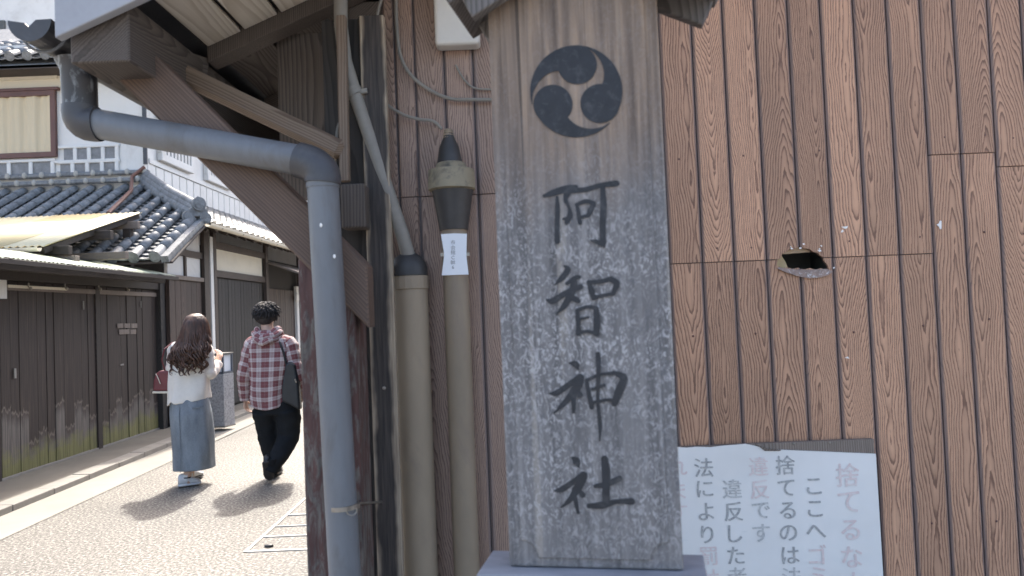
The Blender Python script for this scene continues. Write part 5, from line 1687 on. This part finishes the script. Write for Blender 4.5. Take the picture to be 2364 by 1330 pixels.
def sleeve(pts, rad, mat, parent, uvlen=None, name='sleeve', seed=1, n=22):
    rr = random.Random(seed)
    dp, dr = [], []
    for i in range(len(pts) - 1):
        for k in range(7):
            t = k / 7
            p0, p1, p2, p3 = pts[max(i - 1, 0)], pts[i], pts[i + 1], pts[min(i + 2, len(pts) - 1)]
            dp.append(0.5 * ((2 * p1) + (-p0 + p2) * t + (2 * p0 - 5 * p1 + 4 * p2 - p3) * t * t + (-p0 + 3 * p1 - 3 * p2 + p3) * t ** 3))
            dr.append((rad[i] + (rad[i + 1] - rad[i]) * t) * (1 + .07 * math.sin(i * 3 + k * 1.9 + seed) + .04 * rr.uniform(-1, 1)))
    dp.append(pts[-1]); dr.append(rad[-1])
    m = MB(); m.tube(dp, dr, n, cap=False, uvlen=uvlen)
    return cloth(m, name, mat, parent, .006)
sleeve([w(424, 803, 0), w(405, 807, 0), mid(sh_l, el_l, .5), el_l, mid(el_l, ha_l, .9)], [.06, .066, .056, .052, .045], M_knit, woman, seed=2)
sleeve([w(458, 803, 0), w(474, 807, 0), mid(sh_r, el_r, .5), el_r, mid(el_r, ha_r, .85)], [.06, .066, .058, .056, .045], M_knit, woman, seed=5)
rings = [(w(438, 902, 0), .152, .12), (w(439, 925, 0), .170, .14), (w(441, 955, 0), .183, .155), (w(443, 1010, .02), .182, .165), (w(444, 1050, .03), .18, .165), (w(444, 1083, .04), .178, .165)]
sk = cloth(cloth_loft(rings, folds=.004, seed=9), 'denim_skirt', M_denim, woman, .007)
# back seam and pocket flap
m = MB()
seam = [w(431 + .4 * k, 935 + 18.5 * k, -.16 + .0006 * k) for k in range(9)]
m.tube([p + Vector((0, -.002 - .0 * i, 0)) for i, p in enumerate(seam)], .0035, 6); m.build('seam', M_denim, woman, smooth=True)
m = MB(); q = [w(460, 936, -.145), w(481, 932, -.10), w(481, 936, -.10), w(460, 940, -.145)]
m.prism([p + Vector((0, -.012, 0)) for p in q], (0, .008, 0)); m.build('pocket_welt', M_denim, woman)
# shoes and socks
def shoe(ank, heel, toe, mat, solem, parent, r=.042, name='shoe'):
    d = (toe - heel); L = d.length; d.normalize()
    sd = d.cross(Vector((0, 0, 1))).normalized(); upv = sd.cross(d).normalized()
    def ringp(t, hw, h, z0):
        c = heel + d * (L * t)
        return [c + sd * (hw * math.cos(a)) + upv * (z0 + h * (math.sin(a) * .5 + .5)) for a in [2 * math.pi * k / 14 for k in range(14)]]
    m = MB(); m.ring_loft([ringp(-.01, .020, .075, .016), ringp(.05, .032, .10, .014), ringp(.28, .036, .105, .014), ringp(.46, .038, .088, .014), ringp(.62, .041, .062, .014), ringp(.8, .042, .045, .014), ringp(.94, .034, .036, .014), ringp(1, .016, .024, .016)])
    o = m.build(name, mat, parent, smooth='all')
    m = MB(); m.ring_loft([ringp(-.015, .024, .026, -.004), ringp(.06, .037, .028, -.004), ringp(.35, .039, .026, -.003), ringp(.7, .048, .026, -.004), ringp(.93, .04, .026, -.003), ringp(1.02, .02, .022, 0)])
    s = m.build('sole', solem, o, smooth=True)
    return o
hz = .006
hA, tA = w(422, 1118, -.09), w(461, 1110, .02)
hA.z = tA.z = hz
shoe(None, hA, tA, M_canvas, M_canvas, woman)
hB, tB = w(421, 1105, .14), w(427, 1105, .37)
hB.z, tB.z = .012, .006
shoe(None, hB, tB, M_canvas, M_sole, woman)
m = MB(); m.tube([w(436, 1106, -.058), w(437, 1092, -.058)], [.036, .037], 14); m.build('sock', M_sock, woman, smooth=True)
m = MB(); m.tube([w(437, 1100, -.058), w(437, 1097.5, -.058)], .039, 14); m.build('sock_stripe', M_black_cloth, woman, smooth=True)
# long wavy hair: under-mass and many tapering locks
m = MB()
hr = [(w(452, 724, .0), .03, .03), (w(451, 730, -.0), .075, .08), (w(450, 742, -.005), .098, .108), (w(448, 760, -.012), .108, .118), (w(445, 785, -.03), .12, .115), (w(443, 802, -.05), .125, .10), (w(441, 814, -.07), .12, .07), (w(441, 822, -.08), .07, .05)]
mm = cloth_loft(hr, folds=.006, seed=4, n=40, cap=True, sq=2.1)
hair = mm.build('hair', M_hairw, woman, smooth='all', org=worg)
rr = random.Random(21)
m = MB()
for i in range(150):
    a = R(rr.uniform(-118, 118))
    sx, cy = math.sin(a), -math.cos(a)
    c0 = hc
    start = c0 + Vector((sx * .03 + rr.uniform(-.015, .015), cy * .03, .118 + rr.uniform(-.008, .008)))
    p1 = c0 + Vector((sx * .082, cy * .09 - .0, .075))
    p2 = c0 + Vector((sx * .106, cy * .112, -.02))
    zend = -.25 - (.20 if rr.random() < .38 else .09) * rr.random() ** .6
    spread = .122 + .035 * rr.random()
    p3 = c0 + Vector((sx * spread * .92 - .015, cy * .11 - .03, -.15))
    p4 = c0 + Vector((sx * spread - .03 + rr.uniform(-.03, .03), min(cy * .10, -.02) - .075, zend * .72))
    p5 = c0 + Vector((sx * spread * .95 - .035 + rr.uniform(-.04, .04), min(cy * .09, -.02) - .09, zend))
    ctl = [start, p1, p2, p3, p4, p5]
    path = []
    n = len(ctl)
    ph, fr, am = rr.uniform(0, 6.3), rr.uniform(30, 46), rr.uniform(.010, .024)
    for j in range(n - 1):
        q0, q1, q2, q3 = ctl[max(j - 1, 0)], ctl[j], ctl[j + 1], ctl[min(j + 2, n - 1)]
        for k in range(6):
            t = k / 6
            q = 0.5 * ((2 * q1) + (-q0 + q2) * t + (2 * q0 - 5 * q1 + 4 * q2 - q3) * t * t + (-q0 + 3 * q1 - 3 * q2 + q3) * t ** 3)
            dz = max(0.0, (c0.z - q.z))
            am2 = am * min(1.6, dz / .20)
            path.append(q + Vector((am2 * math.sin(q.z * fr + ph), am2 * .7 * math.cos(q.z * fr + ph), 0)))
    path.append(ctl[-1])
    K = len(path)
    rad = [.004 + (.011 + .004 * rr.random()) * math.sin(math.pi * min(1, .12 + .85 * k / K)) ** .6 * (1 - .75 * max(0, k / K - .75) / .25) for k in range(K)]
    rad[-1] = .0015
    m.tube(path, rad, 5, flat=.6)
m.build('hair_locks', M_hairw, woman, smooth='all', org=worg)
# her bag hangs from the far shoulder
bag = root('handbag', 'burgundy leather handbag hanging at the woman\'s left side', 'bag', w(372, 905, .0))
m = MB()
bp = [(358, 902), (359, 880), (364, 862), (373, 855), (395, 854), (404, 862), (407, 902)]
m.prism([w(x, y, -.05) for x, y in bp], (0, .11, 0)); m.build('body', M_burg, bag, bevel=.018, seg=3)
m = MB(); m.prism([w(x, y, -.053) for x, y in [(357, 907), (358, 902.5), (407, 902.5), (407, 907)]], (0, .116, 0)); m.build('base_trim', M_cream, bag, bevel=.003)
m = MB(); m.tube([w(366, 862, -.056), w(371, 870, -.06), w(377, 885, -.06)], .004, 6); m.build('zip_pull', M_cream, bag, smooth=True)
m = MB(); m.tube([w(384, 858, -.02), w(385, 830, -.10), w(391, 805, -.10), w(400, 791, -.02), w(406, 800, .11), w(400, 850, .13), w(396, 858, .04)], .007, 8, flat=1.0); m.build('strap', M_burg, bag, smooth=True)
# ---------------------------------------------------------------- man
MY = 7.28
def n_(px, py, dy=0.0):
    p = P(px, py, MY); p.y += dy; return p
morg = n_(628, 1108); morg.z = 0.0
m = MB()
hm = n_(614, 728, .02)
head_parts(m, hm, R(-6), 1.0)
m.tube([hm + Vector((0, -.01, -.06)), n_(617, 757, 0), n_(620, 775, 0)], [.056, .056, .075], 14)
m.tube([n_(622, 782, 0), n_(624, 830, 0), n_(624, 890, 0), n_(632, 935, 0), n_(636, 955, 0)], [.085, .10, .09, .105, .10], 18, flat=1.4)
sl, el, hl = n_(583, 797, 0), n_(565, 868, .0), n_(561, 922, .06)
sr, er, hr_ = n_(668, 797, 0), n_(686, 862, -.04), n_(690, 905, .10)
m.tube([n_(622, 792, 0), sl, mid(sl, el, .5), el, mid(el, hl, .5), hl], [.08, .058, .048, .041, .036, .026], 12)
m.tube([n_(622, 792, 0), sr, mid(sr, er, .5), er, mid(er, hr_, .5), hr_], [.08, .058, .048, .041, .036, .026], 12)
hand(m, hl, (.02, .1, -1), (.25, 1, 0), .9, (1, .15, 0))
hand(m, hr_, (.0, .35, -1), (-.25, 1, 0), .9, (-1, .1, 0))
kl, al = n_(612, 1025, .12), n_(622, 1090, .16)
kr, ar_ = n_(662, 1018, .04), n_(642, 1058, -.20)
m.tube([n_(613, 948, 0), kl, al], [.10, .06, .04], 12)
m.tube([n_(660, 948, 0), kr, n_(644, 1056, -.17)], [.10, .055, .024], 12)
m.tube([al, n_(622, 1103, .18), n_(621, 1104, .27)], [.034, .028, .02], 10)
m.tube([n_(644, 1056, -.17), n_(640, 1064, -.155), n_(635, 1086, -.09)], [.024, .022, .016], 10)
me = remeshed(m, 'person', .0075)
for v in me.vertices: v.co -= morg
man = place(me, 'person', M_skin, None, morg)
tag(man, 'man with short black hair in red plaid hooded shirt and black trousers walking away', 'person')
rings = [(n_(619, 768, .0), .075, .075), (n_(621, 775, 0), .13, .09), (n_(623, 784, 0), .195, .112), (n_(624, 800, 0), .215, .125), (n_(624, 835, 0), .205, .14), (n_(623, 875, 0), .188, .14), (n_(623, 910, 0), .180, .145), (n_(624, 936, 0), .172, .15)]
def mhem(a):
    return -.035 * max(0, 1 - abs(math.cos(a)) * 1.2) + .05 * max(0, abs(math.cos(a)) - .6)
cloth(cloth_loft(rings, 13 * .088, folds=.006, seed=12, hem=mhem, n=52), 'plaid_shirt', M_plaid, man, .006)
sleeve([n_(600, 792, 0), n_(586, 797, 0), mid(sl, el, .5), el, mid(el, hl, .6), n_(562, 926, .05)], [.07, .088, .078, .070, .060, .045], M_plaid, man, 5 * .088, seed=3)
sleeve([n_(650, 792, 0), n_(666, 797, 0), mid(sr, er, .5), er, mid(er, hr_, .6), n_(690, 898, .09)], [.07, .088, .078, .070, .060, .045], M_plaid, man, 5 * .088, seed=8)
# hood lying in folds on his back
m = MB()
for k, (rx, ry, zo, yo, r) in enumerate(((.105, .085, .0, .0, .032), (.125, .10, -.035, -.02, .034), (.115, .105, -.075, -.035, .030))):
    c = n_(620, 772, -.01)
    path = [c + Vector((rx * math.cos(t), yo - ry * math.sin(t) * 1.0, zo + .05 * abs(math.cos(t)) ** 1.5 + .008 * math.sin(5 * t + k))) for t in [R(-25) + R(230) * j / 22 for j in range(23)]]
    m.tube(path, [r * (.35 + .65 * math.sin(math.pi * (j + 1) / 24) ** .5) * (1 + .1 * math.sin(j * 1.3 + k)) for j in range(23)], 12, uvlen=.264)
m.build('hood', M_plaid, man, smooth='all', org=morg)
m = MB(); q = [n_(588, 790, -.135), n_(610, 806, -.15), n_(632, 808, -.15), n_(655, 790, -.135), n_(640, 780, -.12), n_(605, 780, -.12)]
# trousers: each leg its own wide tube joined at the seat
m = MB()
m.tube([n_(636, 925, 0), n_(637, 940, 0), n_(637, 955, 0)], [.118, .124, .122], 24, flat=1.66)
m.tube([n_(612, 945, 0), n_(611, 975, .04), n_(614, 1025, .10), n_(620, 1070, .14), n_(622, 1097, .15)], [.125, .105, .095, .078, .064], 18)
m.tube([n_(662, 945, 0), n_(665, 975, .02), n_(664, 1012, .02), n_(654, 1045, -.10), n_(644, 1068, -.17), n_(639, 1080, -.175)], [.125, .115, .105, .088, .068, .058], 18)
me = remeshed(m, 'trousers', .011, 3)
for v in me.vertices:
    k = math.sin(v.co.z * 31 + v.co.x * 17) * .5 + math.sin(v.co.z * 53 - v.co.x * 40 + 1)
    v.co += v.normal * (.004 * k)
    v.co -= morg
place(me, 'trousers', M_black_cloth, man, morg)
hA, tA = n_(622, 1104, .10), n_(618, 1104, .38); hA.z, tA.z = .01, .008
shoe(None, hA, tA, M_leather, M_sole, man)
hB, tB = n_(634, 1056, -.26), n_(630, 1106, -.10); tB.z = .02
shoe(None, hB, tB, M_leather, M_sole, man)
m = MB(); m.tube([ar_ + Vector((0, 0, .03)), ar_, n_(637, 1066, -.165), n_(635, 1084, -.115)], [.052, .052, .048, .032], 14); m.build('sock', M_black_cloth, man, smooth=True)
# hair: rounded cap and short tufts
m = MB(); c = hm + Vector((0, -.012, .035)); m.ball(c, .100, .110, .088, 20, 12); m.ball(hm + Vector((0, -.05, -.02)), .088, .062, .075, 16, 10)
rr = random.Random(5)
for i in range(900):
    th = rr.uniform(0, 2 * math.pi); ph2 = math.acos(rr.uniform(-.55, 1))
    d = Vector((math.sin(ph2) * math.cos(th), math.sin(ph2) * math.sin(th), math.cos(ph2)))
    if d.y > .35 and d.z < .3: continue
    b = c + Vector((d.x * .100, d.y * .108, d.z * .088))
    tn_ = Vector((0, 0, -1)) - d * d.dot(Vector((0, 0, -1)))
    tg_ = (tn_.normalized() + d * rr.uniform(-.1, .3) + Vector((rr.uniform(-.5, .5), rr.uniform(-.5, .5), rr.uniform(-.2, .2)))).normalized()
    L = rr.uniform(.04, .075)
    m.tube([b - d * .01, b + tg_ * L * .5 + d * .006, b + tg_ * L], [.006, .005, .0008], 5)
m.build('hair', M_hairm, man, smooth='all', org=morg)
# his black bag on the far hip
bg_ = root('shoulder_bag', 'black leather bag hanging at the man\'s right hip', 'bag', n_(672, 940, 0))
m = MB(); bp = [(668, 838), (678, 832), (690, 840), (697, 880), (701, 944), (692, 940), (676, 931), (659, 924), (659, 890)]
m.prism([n_(x, y, -.13) for x, y in bp], (0, .10, 0)); m.build('body', M_leather, bg_, bevel=.022, seg=3)
m = MB(); m.tube([n_(668, 840, -.10), n_(664, 815, -.12), n_(655, 792, -.11), n_(645, 778, -.02), n_(652, 790, .12), n_(668, 840, .10)], .011, 8); m.build('strap', M_leather, bg_, smooth=True)
m = MB(); m.tube([n_(691, 872, -.14), n_(694, 880, -.142)], .008, 8); m.build('buckle', M_metal, bg_, smooth=True)
